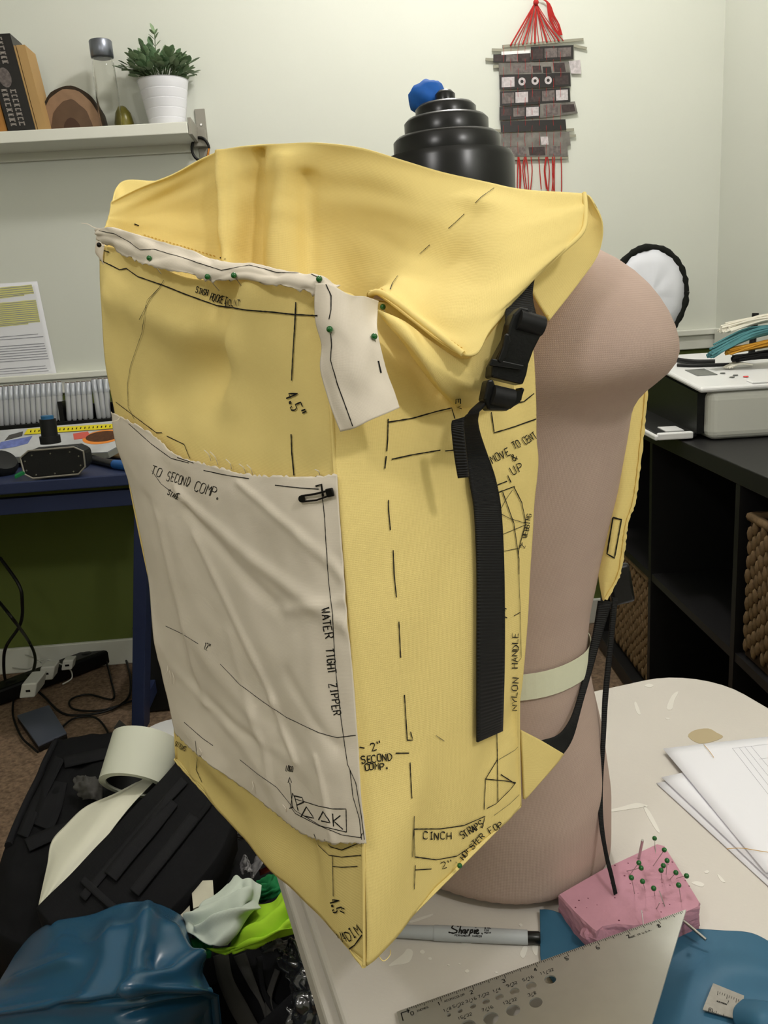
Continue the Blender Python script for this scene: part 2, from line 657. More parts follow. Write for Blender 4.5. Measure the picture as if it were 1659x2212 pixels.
tag(mk('floor', abox(XL - .1, XR + .1, YF - .1, YR + .2, -0.05, 0.0), 'carpet', smooth=False), kind='structure')
tag(mk('ceiling', abox(XL - .1, XR + .1, YF - .1, YR + .2, ZC, ZC + .05), 'ceiling', smooth=False), kind='structure')
wb_ = tag(mk('wall_back', wallslab(XL - .1, XR + .12, RAIL, ZC, -0.06, 0.0), 'wall', smooth=False), kind='structure')
mk('lower_wall', wallslab(XL - .1, XR + .12, 0.0, RAIL, -0.06, 0.0), 'green', wb_, smooth=False)
wr_ = tag(mk('wall_right', abox(XR, XR + .06, YF, YR + .02, RAIL, ZC), 'wall', smooth=False), kind='structure')
mk('lower_wall', abox(XR, XR + .06, YF, YR + .02, 0, RAIL), 'green', wr_, smooth=False)
wl_ = tag(mk('wall_left', abox(XL - .06, XL, YF, YR, RAIL, ZC), 'wall', smooth=False), kind='structure')
mk('lower_wall', abox(XL - .06, XL, YF, YR, 0, RAIL), 'green', wl_, smooth=False)
wf_ = tag(mk('wall_front', abox(XL, XR, YF - .06, YF, RAIL, ZC), 'wall', smooth=False), kind='structure')
mk('lower_wall', abox(XL, XR, YF - .06, YF, 0, RAIL), 'green', wf_, smooth=False)
tag(mk('baseboard_back', wallslab(XL, XR, 0.0, 0.085, 0.0, 0.014), 'trim', smooth=False, bevel=0.004), kind='structure')
tag(mk('trim_1', join(wallslab(XL, XR, RAIL - .03, RAIL + .03, 0.0, 0.016), wallslab(XL, XR, RAIL + .012, RAIL + .03, 0.016, 0.026)), 'trim', smooth=False, bevel=0.003), kind='structure')
tag(mk('trim_2', abox(XR - .016, XR, YF, YR - .03, RAIL - .03, RAIL + .03), 'trim', smooth=False, bevel=0.003), kind='structure')

for lx, ly, ds in ((0.26, 1.70, 'towards the shelf wall'),):
    r = empty('ceiling_light', (lx, ly, ZC - 0.06), 'round ceiling light with frosted glass bowl %s' % ds, 'ceiling light', 'ceiling lights')
    mk('base_plate', lathe([(0.09, ZC - .004), (0.09, ZC - .03), (0.07, ZC - .035)], (lx, ly, 0), 24), 'trim', r)
    mk('glass_bowl', lathe([(0.075, ZC - .036), (0.07, ZC - .055), (0.045, ZC - .075), (0.005, ZC - .082)], (lx, ly, 0), 24), 'lampglass', r)

for fx, fy, ds in ((.72, -.35, 'at the shelf unit side'), (-.62, -.32, 'at the desk side')):  # out-of-view stands added to carry the two front lights
    r = empty('added_floor_lamp', (fx, fy, 0), 'added unseen black lamp stand for a front light %s of the room' % ds, 'floor lamp', 'added floor lamps')
    mk('base', lathe([(.12, .002), (.12, .018), (.02, .03)], (fx, fy, 0), 24), 'plastic', r)
    mk('pole', tube([V3((fx, fy, .02)), V3((fx, fy, 1.82))], .011, 12), 'plastic', r)
    mk('socket', lathe([(.02, 1.80), (.026, 1.82), (.026, 1.84)], (fx, fy, 0), 16), 'plastic', r)

# ================================================================== FOLDING TABLE
TZ = 0.55
E1 = V3((0.957, 0.29, 0)).normalized()
E2 = V3((-E1.y, E1.x, 0))
T0, T1, TN, TF = 0.094, 0.711, -0.34, 0.889


def rrect(a0, a1, b0, b1, r, z, n=8):
    out = []
    for cx, cy, s in ((a1 - r, b1 - r, 0), (a0 + r, b1 - r, 90), (a0 + r, b0 + r, 180), (a1 - r, b0 + r, 270)):
        for k in range(n + 1):
            an = math.radians(s + 90 * k / n)
            p = E1 * (cx + r * math.cos(an)) + E2 * (cy + r * math.sin(an))
            out.append(V3((p.x, p.y, z)))
    return out


tb = empty('folding_table', E1 * .4 + E2 * .3, 'off-white plastic folding table with worn paint-spotted top', 'table')
mk('table_top', prism(rrect(T0, T1, TN, TF, .09, TZ - .016), V3((0, 0, .016))), 'table', tb, smooth=False, bevel=0.005, seg=3)
mk('rim', prism(rrect(T0 - .009, T1 + .009, TN - .009, TF + .009, .098, TZ - .05), V3((0, 0, .034))), 'table', tb, smooth=False, bevel=0.004)
mk('skirt', prism(rrect(T0 + .012, T1 - .012, TN + .012, TF - .012, .08, TZ - .075), V3((0, 0, .025))), 'table', tb, smooth=False, bevel=0.003)
for a in (T0 + .09, T1 - .09):
    for b in (TN + .14, TF - .16):
        p = E1 * a + E2 * b
        mk('leg', tube([V3((p.x, p.y, TZ - .06)), V3((p.x, p.y, 0.002))], 0.014, 12), 'bracket', tb)
for b in (TN + .14, TF - .16):
    p, q = E1 * (T0 + .09) + E2 * b, E1 * (T1 - .09) + E2 * b
    mk('cross_bar', tube([V3((p.x, p.y, .16)), V3((q.x, q.y, .16))], 0.010, 10), 'bracket', tb)


def blot(pts, z, m, name, n=3):
    c = [at_z(x, y, z) for x, y in pts]
    k = len(c)
    out = []
    for i in range(k):
        for j in range(n):
            f = j / n
            p0, p1, p2, p3 = c[(i - 1) % k], c[i], c[(i + 1) % k], c[(i + 2) % k]
            out.append(0.5 * ((2 * p1) + (p2 - p0) * f + (2 * p0 - 5 * p1 + 4 * p2 - p3) * f * f + (3 * p1 - p0 - 3 * p2 + p3) * f ** 3))
    return mk(name, prism(out, V3((0, 0, .0003))), m, tb, smooth=False)


blot([(1486, 1591), (1500, 1578), (1530, 1574), (1548, 1583), (1562, 1592), (1540, 1602), (1510, 1606)], TZ + .0001, 'stain', 'stain')
for sp in ([(1392, 1482), (1402, 1477), (1412, 1481), (1404, 1485)], [(1440, 1530), (1452, 1502), (1466, 1494), (1456, 1515), (1452, 1532)],
           [(1370, 1520), (1375, 1518), (1384, 1543), (1376, 1540)], [(1436, 1551), (1446, 1551), (1444, 1555)],
           [(1494, 1907), (1506, 1904), (1521, 1910), (1516, 1916), (1500, 1911)], [(1549, 1889), (1556, 1893), (1567, 1906), (1558, 1904)],
           [(1521, 1884), (1528, 1880), (1532, 1884), (1526, 1887)], [(907, 2056), (913, 2052), (918, 2057), (912, 2061)],
           [(925, 2070), (930, 2068), (933, 2072), (928, 2074)], [(1004, 2098), (1010, 2094), (1014, 2099), (1008, 2102)],
           [(1121, 1998), (1125, 1995), (1129, 1999), (1125, 2002)], [(840, 2086), (870, 2062), (880, 2050), (892, 2056), (884, 2078), (858, 2084)],
           [(1123, 2062), (1132, 2044), (1140, 2048), (1132, 2070)], [(1150, 2044), (1162, 2036), (1160, 2064), (1152, 2058)],
           [(995, 2032), (1012, 2034), (1020, 2030), (1018, 2038), (1000, 2040)], [(886, 1990), (932, 1975), (930, 1979), (892, 1993)],
           [(1316, 1750), (1340, 1744), (1376, 1735), (1400, 1742), (1380, 1745), (1320, 1754)], [(1388, 1738), (1404, 1754), (1425, 1795), (1418, 1795), (1398, 1762)],
           [(966, 2085), (970, 2083), (972, 2087)], [(990, 2082), (994, 2081), (995, 2085)], [(1068, 2101), (1073, 2099), (1075, 2103)]):
    blot(sp, TZ + .0001, 'paint', 'paint_spot')

# ================================================================== DRESS FORM
FL = V3((0.63, -0.777, 0)).normalized()       # towards the near shoulder
FF = V3((0.777, 0.63, 0)).normalized()        # front of the form
SECT = [  # z, a (sideways), b (front to back), centre shift forward
    (0.552, 0.156, 0.104, 0), (0.56, 0.160, 0.107, 0), (0.62, 0.160, 0.107, 0), (0.68, 0.152, 0.101, 0), (0.72, 0.143, 0.094, 0), (0.755, 0.138, 0.090, 0), (0.79, 0.140, 0.091, .002),
    (0.84, 0.148, 0.099, .006), (0.90, 0.158, 0.110, .012), (0.945, 0.164, 0.115, .014), (0.97, 0.170, 0.113, .012), (0.985, 0.186, 0.107, .010), (1.00, 0.213, 0.099, .008),
    (1.015, 0.223, 0.093, .008), (1.035, 0.219, 0.087, .008), (1.055, 0.207, 0.082, .008), (1.075, 0.186, 0.076, .010), (1.095, 0.150, 0.070, .012), (1.108, 0.108, 0.064, .014), (1.118, 0.075, 0.058, .016), (1.128, 0.055, 0.050, .018)]
FC = V3((0.058, 0.748, 0))


def fsec(z):
    for (z0, a0, b0, s0), (z1, a1, b1, s1) in zip(SECT[:-1], SECT[1:]):
        if z0 <= z <= z1:
            t = (z - z0) / (z1 - z0)
            return a0 + (a1 - a0) * t, b0 + (b1 - b0) * t, s0 + (s1 - s0) * t
    return SECT[-1][1:]


def fpt(z, an, ex=0.0):
    a, b, s = fsec(z)
    p = 2.25
    c_, s_ = math.cos(an), math.sin(an)
    cx = math.copysign(abs(c_) ** (2 / p), c_)
    cy = math.copysign(abs(s_) ** (2 / p), s_)
    q = FC + FF * s + FL * (cx * (a + ex)) + FF * (cy * (b + ex))
    return V3((q.x, q.y, z))


df = empty('dress_form', (FC.x, FC.y, TZ), 'beige knit-covered torso dress form with black stepped neck cap on the table', 'dress form')
N = 72
zs_ = []
for (z0, *_), (z1, *_) in zip(SECT[:-1], SECT[1:]):
    k = max(1, int((z1 - z0) / 0.012))
    zs_ += [z0 + (z1 - z0) * i / k for i in range(k)]
zs_.append(SECT[-1][0])
Vt = [fpt(z, 2 * math.pi * k / N) for z in zs_ for k in range(N)]
Ft = [(i * N + k, i * N + (k + 1) % N, (i + 1) * N + (k + 1) % N, (i + 1) * N + k) for i in range(len(zs_) - 1) for k in range(N)]
Ft += [tuple(range(N))[::-1], tuple(range(len(Vt) - N, len(Vt)))]
Ut = [(2 * abs(k / N - 0.5) * 0.5 * 0.9, z) for z in zs_ for k in range(N)]
reg('torso', (Vt, Ft))
mk('torso', (Vt, Ft, Ut), 'knit', df, sub=1)
# waist tape
Vb, Fb = [], []
for j in range(2):
    for k in range(N):
        z = 0.742 + 0.022 * j
        Vb.append(fpt(z, 2 * math.pi * k / N, 0.0022))
Fb = [(k, (k + 1) % N, N + (k + 1) % N, N + k) for k in range(N)]
mk('waist_tape', (Vb, Fb, [(k * .01, j * .02) for j in range(2) for k in range(N)]), 'tape', df, smooth=False, solid=0.0006, off=1)
nc = V3((0.074, 0.757, 0))
z0 = 1.141
ncap = mk('neck_cap', lathe([(0.054, z0 - .045), (0.0565, z0 - .02), (0.0565, z0), (0.0565, z0 + .035), (0.054, z0 + .040), (0.01, z0 + .041)], nc, 48), 'gloss', df, bevel=0.0)
for r_, za, zb in ((0.0455, .0405, .056), (0.0355, .0555, .0705), (0.0255, .070, .081), (0.0085, .0805, .092)):
    mk('neck_disc', lathe([(r_, z0 + za), (r_, z0 + zb - .003), (r_ - .003, z0 + zb), (.002, z0 + zb + .0004)], nc, 40), 'gloss', ncap)
# crumpled blue tape on the neck cap
bp = at_y(926, 212, 0.775)
g = ball((0, 0, 0), 1.0, 24)
Vq = []
for v in g[0]:
    d = 1 + 0.22 * noise.noise(v * 1.6) + 0.07 * noise.noise(v * 4)
    Vq.append(bp + V3((v.x * 0.0165 * d, v.y * 0.014 * d, v.z * 0.0135 * d)))
tag(mk('tape_wad', (Vq, g[1]), 'bluetape'), 'crumpled wad of bright blue tape beside the black neck cap', 'tape')

# ================================================================== YELLOW BACKPACK MOCK-UP
bk = empty('backpack', (-.03, .62, .646), 'yellow canvas backpack mock-up covered in pen notes hanging on the dress form', 'backpack')
AP = [(692, 622, .500), (697, 740, .498), (714, 880, .492), (724, 1030, .487), (738, 1200, .481), (755, 1400, .474), (770, 1600, .468), (784, 1800, .461), (787, 2083, .455)]
BPx = [(214, 530, .70), (219, 640, .70), (230, 780, .70), (252, 900, .70), (285, 1080, .696), (325, 1270, .692), (362, 1430, .688), (372, 1510, .684), (379, 1642, .68)]
CP = [(1145, 690, .572), (1155, 800, .572), (1158, 930, .570), (1158, 1010, .570), (1147, 1130, .568), (1134, 1290, .565), (1124, 1480, .561), (1123, 1610, .558), (1126, 1742, .555)]
A3 = [at_y(*p) for p in AP]
B3 = [at_y(*p) for p in BPx]
C3 = [at_y(*p) for p in CP]
# front panel: from the left edge to the near edge
fr = []
for k in range(9):
    a, b = B3[k], A3[k]
    n = (b - a).cross(ZV).normalized()
    if n.dot(CAM - a) < 0: n = -n
    bul = 0.010 if 2 < k < 8 else 0.002
    fr.append([a, a.lerp(b, .22) + n * bul, a.lerp(b, .5) + n * bul * 1.2 - V3((0, 0, .010 if k == 0 else 0)), a.lerp(b, .8) + n * bul * .8, b])
gF = grid(fr, 64, 110, add(nzf(4, .004, 3.1), nzf(11, .0012, 9.0), creases([((.10, .12), (.62, .17), .045, .007), ((.62, .03), (.55, .24), .05, -.009), ((.72, .05), (.62, .26), .06, .007),
                                                         ((.60, .20), (.35, .30), .05, -.006), ((.18, .10), (.16, .3), .07, -.004), ((.2, .97), (.75, .93), .03, -.006), ((.35, .90), (.6, .96), .04, .005)])))
reg('front', gF)
mk('front_panel', gF, 'yellow', bk, solid=.0012, off=-1)
# side panel
sd = []
for k in range(9):
    a, b = A3[k], C3[k]
    n = (b - a).cross(ZV).normalized()
    if n.dot(CAM - a) < 0: n = -n
    bul = [-.012, -.006, .004, .006, .006, .006, .006, .004, 0][k]
    sd.append([a, a.lerp(b, .25) + n * bul, a.lerp(b, .5) + n * bul * 1.3, a.lerp(b, .8) + n * bul, b])
gS = grid(sd, 56, 110, add(nzf(3, .005, 5.3), nzf(6, .0018, 7.7), nzf(9, .001, 2.0), creases([((.1, .12), (.72, .19), .04, .004), ((.25, .02), (.6, .13), .06, -.010), ((.05, .95), (.3, .85), .05, .003), ((.7, .86), (.95, .8), .05, -.004)])))
reg('side', gS)
mk('side_panel', gS, 'yellow', bk, solid=.0012, off=-1)
# back panel (against the form) and bottom
D3 = [B3[k] + C3[k] - A3[k] for k in range(9)]
bkp = []
for k in range(9):
    a, b = D3[k], C3[k]
    n = V3((-FF.x, -FF.y, 0))
    bkp.append([a, a.lerp(b, .3) + n * .03, a.lerp(b, .6) + n * .034, b])
mk('back_panel', grid(bkp, 20, 40), 'yellow', bk, solid=.0012)
mk('far_side_panel', grid([[B3[k], B3[k].lerp(D3[k], .5), D3[k]] for k in range(9)], 12, 40), 'yellow', bk, solid=.0012)
mk('bottom_panel', grid([[B3[8], B3[8].lerp(A3[8], .5), A3[8]], [B3[8].lerp(D3[8], .5), (B3[8] + C3[8]) / 2, A3[8].lerp(C3[8], .5)], [D3[8], D3[8].lerp(C3[8], .5), C3[8]]], 12, 12), 'yellow', bk, solid=.0012)
# corner and bottom seams
mk('seam', tube(curve([p + (CAM - p).normalized() * .0006 for p in A3], 60), .0011, 6), 'yellow', bk)
mk('raw_edge', tube(curve([at_y(x, y, Y) for x, y, Y in ((379, 1640, .682), (440, 1708, .646), (520, 1792, .604), (580, 1840, .570), (640, 1895, .540), (700, 1976, .505), (787, 2085, .456))], 60), [.0016 + .0009 * random.random() for _ in range(61)], 6), 'yellow', bk)

# collar: inside of the back panel, rising and turned out over the right side
collar = [
    # top row ... bottom row; columns from left to right
    [(243, 436, 0.735), (300, 408, 0.75), (370, 380, 0.755), (440, 342, 0.745), (490, 321, 0.735), (545, 316, 0.725), (612, 309, 0.715), (690, 309, 0.7), (780, 320, 0.68), (870, 346, 0.655), (960, 372, 0.63), (1060, 397, 0.605), (1150, 414, 0.58), (1262, 418, 0.575)],
    [(234, 465, 0.73), (300, 450, 0.755), (370, 430, 0.765), (440, 405, 0.755), (492, 392, 0.735), (550, 395, 0.74), (612, 390, 0.715), (680, 400, 0.712), (760, 415, 0.69), (845, 435, 0.655), (920, 460, 0.62), (1010, 470, 0.585), (1110, 480, 0.555), (1262, 452, 0.565)],
    [(228, 490, 0.72), (300, 505, 0.75), (370, 505, 0.765), (440, 500, 0.755), (495, 495, 0.73), (550, 500, 0.745), (608, 490, 0.715), (680, 505, 0.715), (760, 515, 0.69), (830, 530, 0.655), (890, 555, 0.61), (980, 575, 0.56), (1090, 580, 0.53), (1258, 500, 0.555)],
    [(222, 515, 0.71), (300, 560, 0.745), (370, 580, 0.755), (440, 590, 0.745), (500, 600, 0.72), (550, 610, 0.735), (605, 615, 0.705), (680, 620, 0.7), (750, 630, 0.68), (800, 632, 0.63), (850, 615, 0.565), (950, 680, 0.515), (1085, 655, 0.508), (1212, 545, 0.545)],
    [(220, 560, 0.7), (300, 640, 0.735), (370, 680, 0.745), (440, 690, 0.735), (500, 700, 0.71), (550, 705, 0.72), (605, 705, 0.695), (680, 700, 0.69), (745, 680, 0.67), (790, 652, 0.62), (812, 634, 0.545), (1000, 766, 0.487), (1062, 706, 0.5), (1146, 606, 0.54)],
]
gC = grid(ys(collar), 180, 50, add(nzf(9, .0025, 1.2), creases([((.285, .0), (.30, .8), .012, .006), ((.40, .05), (.39, .95), .012, -.007), ((.46, .1), (.44, .8), .02, .005), ((.52, .2), (.53, .9), .02, -.004), ((.84, .2), (.80, .8), .03, -.004)])))
reg('collar', gC)
mk('collar', gC, 'yellow', bk, solid=.0012, off=-1)
lobe = [
    [(1255, 424, .590), (1270, 422, .592), (1286, 448, .592)],
    [(1252, 455, .592), (1275, 456, .596), (1302, 490, .592)],
    [(1240, 505, .588), (1268, 520, .592), (1293, 548, .590)],
    [(1195, 545, .574), (1225, 580, .580), (1250, 612, .582)],
    [(1135, 600, .556), (1158, 645, .562), (1187, 692, .562)],
]
gL = grid(ys(lobe), 16, 40)
reg('lobe', gL)
mk('collar_back_lobe', gL, 'yellow', bk, solid=.0012, off=-1)
mk('fold_edge', tube(curve([at_y(x, y, Y - .001) for x, y, Y in ((1262, 418, .575), (1265, 452, .566), (1258, 500, .556), (1212, 545, .546), (1146, 606, .541))], 40), .0016, 8), 'yellow', bk)
# outer face of the collar peeping out at its far-left top corner
mk('collar_fold', grid(ys([[(243, 440, .738), (252, 404, .775), (278, 389, .785), (345, 391, .785), (420, 366, .778), (470, 338, .758)], [(243, 450, .74), (262, 428, .77), (300, 415, .78), (350, 400, .775), (424, 372, .768), (474, 345, .752)]]), 30, 6), 'yellow', bk, solid=.0012)
# hem of the turned-out collar
hem = [(800, 636, .556), (822, 632, .535), (860, 655, .520), (905, 690, .506), (950, 725, .495), (1000, 764, .4865)]
mk('hem', tube(curve([at_y(*p) for p in hem], 40), .0019, 8), 'yellow', bk)
mk('hem_stitching', ink([[(824 + (1003 - 824) * t, 626 + (756 - 626) * t + 6 * math.sin(math.pi * t)) for t in (k / 24, k / 24 + .02)] for k in range(24)], ['collar'], .0008, step=2), 'thread', bk)
mk('hem_stitching', ink([[(x, y), (x + 4, y + 1.2)] for x, y in [(310 + 8 * k, 508 + 2.35 * k) for k in range(20)]], ['collar'], .0008, step=2), 'thread', bk)
mk('hem_stitching', ink([[(1152 + 33 * t, 648 + 38 * t) for t in (k / 8, k / 8 + .06)] for k in range(8)], ['lobe'], .0008, step=2), 'thread', bk)
# puffed gusset fold under the flap
gus = [
    [(815, 668, .512), (870, 690, .508), (930, 735, .503), (1005, 775, .500), (1060, 720, .508), (1100, 660, .520)],
    [(830, 690, .512), (880, 715, .498), (930, 760, .494), (1005, 810, .497), (1060, 790, .506), (1110, 740, .520)],
    [(850, 720, .512), (890, 748, .495), (940, 795, .492), (1010, 835, .500), (1060, 830, .512), (1110, 800, .528)],
    [(885, 760, .514), (920, 800, .500), (960, 850, .500), (1010, 862, .510), (1060, 850, .520), (1110, 830, .532)],
    [(900, 780, .522), (945, 838, .520), (985, 878, .521), (1015, 880, .525), (1060, 860, .530), (1110, 840, .538)],
]
gG = grid(ys(gus), 40, 30, add(nzf(3, .002, 7)))
reg('gusset', gG)
mk('gusset_fold', gG, 'yellow', bk, solid=.0012, off=-1)


def on(x, y, names, off):
    h = hit(x, y, names)
    if h is None:
        return None
    return h[0] + h[1] * off


def ons(x, y, names, off, sx=-3, sy=2):
    for k in range(40):
        h = on(x + sx * k, y + sy * k, names, off)
        if h is not None: return h


def onrows(rows, names, off, fb):
    out = []
    for r in rows:
        q = []
        for p in r:
            h = on(p[0], p[1], names, off + (p[2] if len(p) > 2 else 0))
            q.append(h if h is not None else at_y(p[0], p[1], fb))
        out.append(q)
    return out


# muslin pocket pinned on the front
pk = [
    [(257, 889), (330, 930), (400, 982), (480, 1004), (560, 1024), (645, 1027), (722, 1027)],
    [(268, 960), (345, 1020), (420, 1065), (500, 1095), (580, 1115), (660, 1125), (729, 1130)],
    [(287, 1080), (365, 1140), (440, 1190), (520, 1225), (600, 1250), (675, 1262), (742, 1270)],
    [(318, 1230), (395, 1290), (465, 1335), (545, 1375), (620, 1400), (690, 1415), (756, 1425)],
    [(352, 1380), (425, 1440), (495, 1490), (570, 1530), (645, 1560), (708, 1575), (768, 1590)],
    [(370, 1462), (440, 1530), (515, 1585), (590, 1625), (662, 1658), (722, 1680), (778, 1700)],
    [(398, 1580), (455, 1632), (525, 1680), (600, 1730), (670, 1780), (735, 1808), (791, 1822)],
]
ctl = onrows(pk, ['front', 'side'], .0075, .47)
for k in range(7):
    h = on(BPx[3][0] + 6, 0, ['front'], 0)
    if (ctl[k][0] - ctl[k][1]).length > 0.2 or (ctl[k][0].y < .6):
        ctl[k][0] = at_y(pk[k][0][0], pk[k][0][1], .69)
    yq = pk[k][-1][1]
    for (xa, ya, Ya), (xb, yb, Yb) in zip(AP[:-1], AP[1:]):
        if ya <= yq <= yb:
            t_ = (yq - ya) / (yb - ya)
            ctl[k][-1] = at_y(max(pk[k][-1][0], xa + (xb - xa) * t_ + 3), yq, Ya + (Yb - Ya) * t_ - .005)
wr = creases([((.30, .17), (.98, .42), .022, .0040), ((.33, .22), (.70, .40), .020, -.0038), ((.62, .06), (.98, .30), .018, .0030), ((.70, .40), (.99, .36), .015, .0026), ((.36, .28), (.60, .62), .016, .0032), ((.60, .62), (.66, .80), .016, .0028),
              ((.12, .28), (.17, .70), .03, -.0030), ((.17, .3), (.24, .75), .02, .0026), ((.22, .55), (.5, .68), .03, .0022), ((.2, .70), (.72, .88), .03, -.0024), ((.45, .5), (.52, .9), .02, .0024), ((.70, .55), (.9, .70), .02, -.002), ((.80, .75), (.84, 1), .012, .0022), ((.35, .8), (.6, .98), .03, .002)])
for k in range(7):
    for i_ in (0, 1, 2):
        ctl[k][i_] = ctl[k][i_] + (CAM - ctl[k][i_]).normalized() * (.006, .004, .002)[i_]
gP = grid(ctl, 100, 140, add(lambda u, v: wr(u, v) * .55, nzf(5, .0022, 4.4), nzf(16, .0007, 1.4)))
Vp = list(gP[0])
for k in range(101):                         # frayed upper and lower edges
    for base, s in ((0, 1), (140 * 101, -1)):
        Vp[base + k] = Vp[base + k] + V3((0, 0, random.uniform(-.0012, .0012)))
gP = (Vp, gP[1], gP[2])
reg('pocket', gP)
mk('pocket', gP, 'muslin', bk, solid=.0006, off=1)
# loose threads at raw edges
thr = []
for x, y, dx, dy in [(455, 992, -14, -20), (470, 1000, -16, -24), (500, 1010, -12, -18), (530, 1018, -14, -16), (545, 1022, -12, -18), (362, 1440, -6, 18), (366, 1450, -2, 26), (372, 1455, 2, 22), (430, 1618, 4, 14), (545, 1690, -2, 20), (610, 1740, 8, 14), (258, 905, -16, 6), (690, 1022, -10, -8)]:
    a = on(x + 3, y + (3 if dy < 0 else -3), ['pocket', 'front'], .001)
    if a is None: continue
    Yk = a.y
    b, c = at_y(x + dx * .5 + 3, y + dy * .5, Yk - .003), at_y(x + dx, y + dy, Yk - .002)
    thr.append(tube(curve([a, b, c], 6), .00032, 4))
for t_ in thr: mk('loose_thread', t_, 'muslin', bk)
mk('loose_thread', tube(curve([at_y(815, 2060, .462), at_y(828, 2076, .455), at_y(842, 2064, .462), at_y(843, 2052, .470)], 12), .0003, 4), 'yellow', bk)

mk('loose_thread', tube(curve([at_y(230, 496, .688), at_y(205, 492, .688), at_y(190, 484, .69), at_y(176, 482, .69)], 12), .0004, 4), 'muslin', bk)
# muslin strip along the top of the front panel
st_t = [(206, 497), (240, 492), (300, 508), (370, 528), (440, 552), (480, 566), (546, 571), (620, 588), (690, 598), (735, 618)]
st_b = [(209, 512), (244, 536), (290, 562), (330, 574), (400, 590), (455, 608), (520, 604), (590, 614), (660, 630), (690, 640)]
rows = []
for t in (0, .33, .66, 1):
    r = []
    for (x0, y0), (x1, y1) in zip(st_t, st_b):
        s = (x0 - 206) / 530
        Yb = .70 + (.497 - .70) * min(1, max(0, (x0 - 206) / 490)) ** 0.8
        r.append(at_y(x0 + (x1 - x0) * t, y0 + (y1 - y0) * t, Yb - .006 - .004 * math.sin(math.pi * t)))
    rows.append(r)
gT = grid(rows, 90, 14, add(nzf(14, .002, 3, 3), nzf(40, .0008, 1, 3)))
Vp = list(gT[0])
for k in range(91):
    Vp[14 * 91 + k] = Vp[14 * 91 + k] + V3((0, 0, random.uniform(-.0012, .0012)))
gT = (Vp, gT[1], gT[2])
reg('strip', gT)
mk('muslin_strip', gT, 'muslin', bk, solid=.0006, off=1)
mk('muslin_strip_end', grid(ys([[(208, 520, .690), (226, 528, .690)], [(206, 545, .692), (222, 560, .692)], [(216, 556, .694), (226, 575, .694)]]), 6, 8), 'muslin', bk, solid=.0006)
# hanging muslin tag
tg = [
    [(682, 612, .488), (715, 615, .484), (750, 636, .483), (785, 640, .492), (816, 650, .510)],
    [(680, 660, .487), (712, 662, .480), (752, 668, .480), (785, 660, .490), (814, 672, .508)],
    [(684, 700, .486), (715, 705, .478), (755, 715, .476), (790, 710, .482), (814, 705, .490)],
    [(697, 745, .484), (725, 750, .476), (765, 758, .474), (800, 752, .478), (820, 745, .482)],
    [(692, 800, .482), (725, 812, .475), (770, 810, .472), (810, 805, .476), (834, 798, .479)],
    [(712, 870, .479), (745, 872, .473), (785, 860, .472), (825, 848, .474), (850, 842, .477)],
    [(737, 932, .476), (768, 924, .471), (800, 908, .470), (838, 892, .472), (863, 881, .475)],
]
gA = grid(ys(tg), 30, 44, add(nzf(4, .0015, 8)))
reg('tag', gA)
mk('muslin_tag', gA, 'muslin', bk, solid=.0006, off=1)

# webbing strap and buckle
wbl = [[(1034, 872, .497), (1060, 860, .494)], [(1010, 895, .4895), (1036, 890, .4865)], [(990, 925, .487), (1030, 925, .484)], [(998, 985, .489), (1044, 985, .487)],
       [(1006, 1045, .489), (1062, 1040, .489)], [(1016, 1110, .489), (1073, 1108, .490)], [(1021, 1240, .488), (1078, 1240, .491)], [(1021, 1420, .485), (1077, 1415, .489)], [(1020, 1598, .483), (1074, 1572, .488)]]
wr_ = ys(wbl)
for k in range(2, len(wbl)):
    for i in range(2):
        q = on(wbl[k][i][0], wbl[k][i][1], ['side'], .0045)
        if q is not None: wr_[k][i] = q if k > 2 else q.lerp(wr_[k][i], .5)
wst = mk('webbing_strap', grid(wr_, 6, 90), 'web', bk, solid=.0016, off=0)
mk('webbing_tail', grid(ys([[(978, 908, .4915), (1004, 900, .489)], [(976, 925, .4915), (1002, 930, .489)], [(982, 985, .492), (1008, 985, .490)], [(990, 1032, .492), (1012, 1030, .490)]]), 4, 20), 'web', wst, solid=.003)
mk('webbing_top', grid(ys([[(1112, 600, .540), (1158, 590, .545)], [(1095, 650, .518), (1150, 640, .524)], [(1092, 690, .503), (1160, 690, .508)], [(1100, 715, .498), (1170, 712, .502)]]), 6, 20), 'web', wst, solid=.002)
mk('webbing_fold', tube([at_y(1118, 690, .496), at_y(1170, 706, .500)], .0062, 12), 'web', wst)


def plate(pts, Y0, slope, th, name, par, m='plastic', bev=.0012):
    P = [at_y(x, y, Y0 + slope * (x - 1090)) for x, y in pts]
    n = V3((0.3, -0.93, 0.15)).normalized()
    return mk(name, prism(P, n * th), m, par, smooth=False, bevel=bev, seg=2)


bu = plate([(1094, 684), (1110, 668), (1125, 672), (1150, 700), (1152, 730), (1136, 762), (1126, 790), (1122, 812), (1114, 834), (1046, 818), (1048, 795), (1064, 765), (1080, 735), (1086, 705)], .503, .00006, .010, 'buckle', bk)
plate([(1088, 722), (1096, 722), (1100, 740), (1090, 775), (1078, 786), (1070, 780), (1082, 750)], .492, .00006, .003, 'release_tab', bu, bev=.001)
plate([(1060, 775), (1130, 790), (1124, 800), (1054, 790)], .492, .00006, .002, 'ridge', bu, bev=.0006)
mb_ = plate([(1040, 824), (1052, 822), (1062, 850), (1108, 862), (1112, 838), (1120, 842), (1110, 872), (1082, 889), (1042, 888), (1032, 864)], .499, .00006, .009, 'buckle_base', bk)
mk('webbing_fold', tube([at_y(1062, 852, .489), at_y(1106, 862, .492)], .006, 12), 'web', mb_)

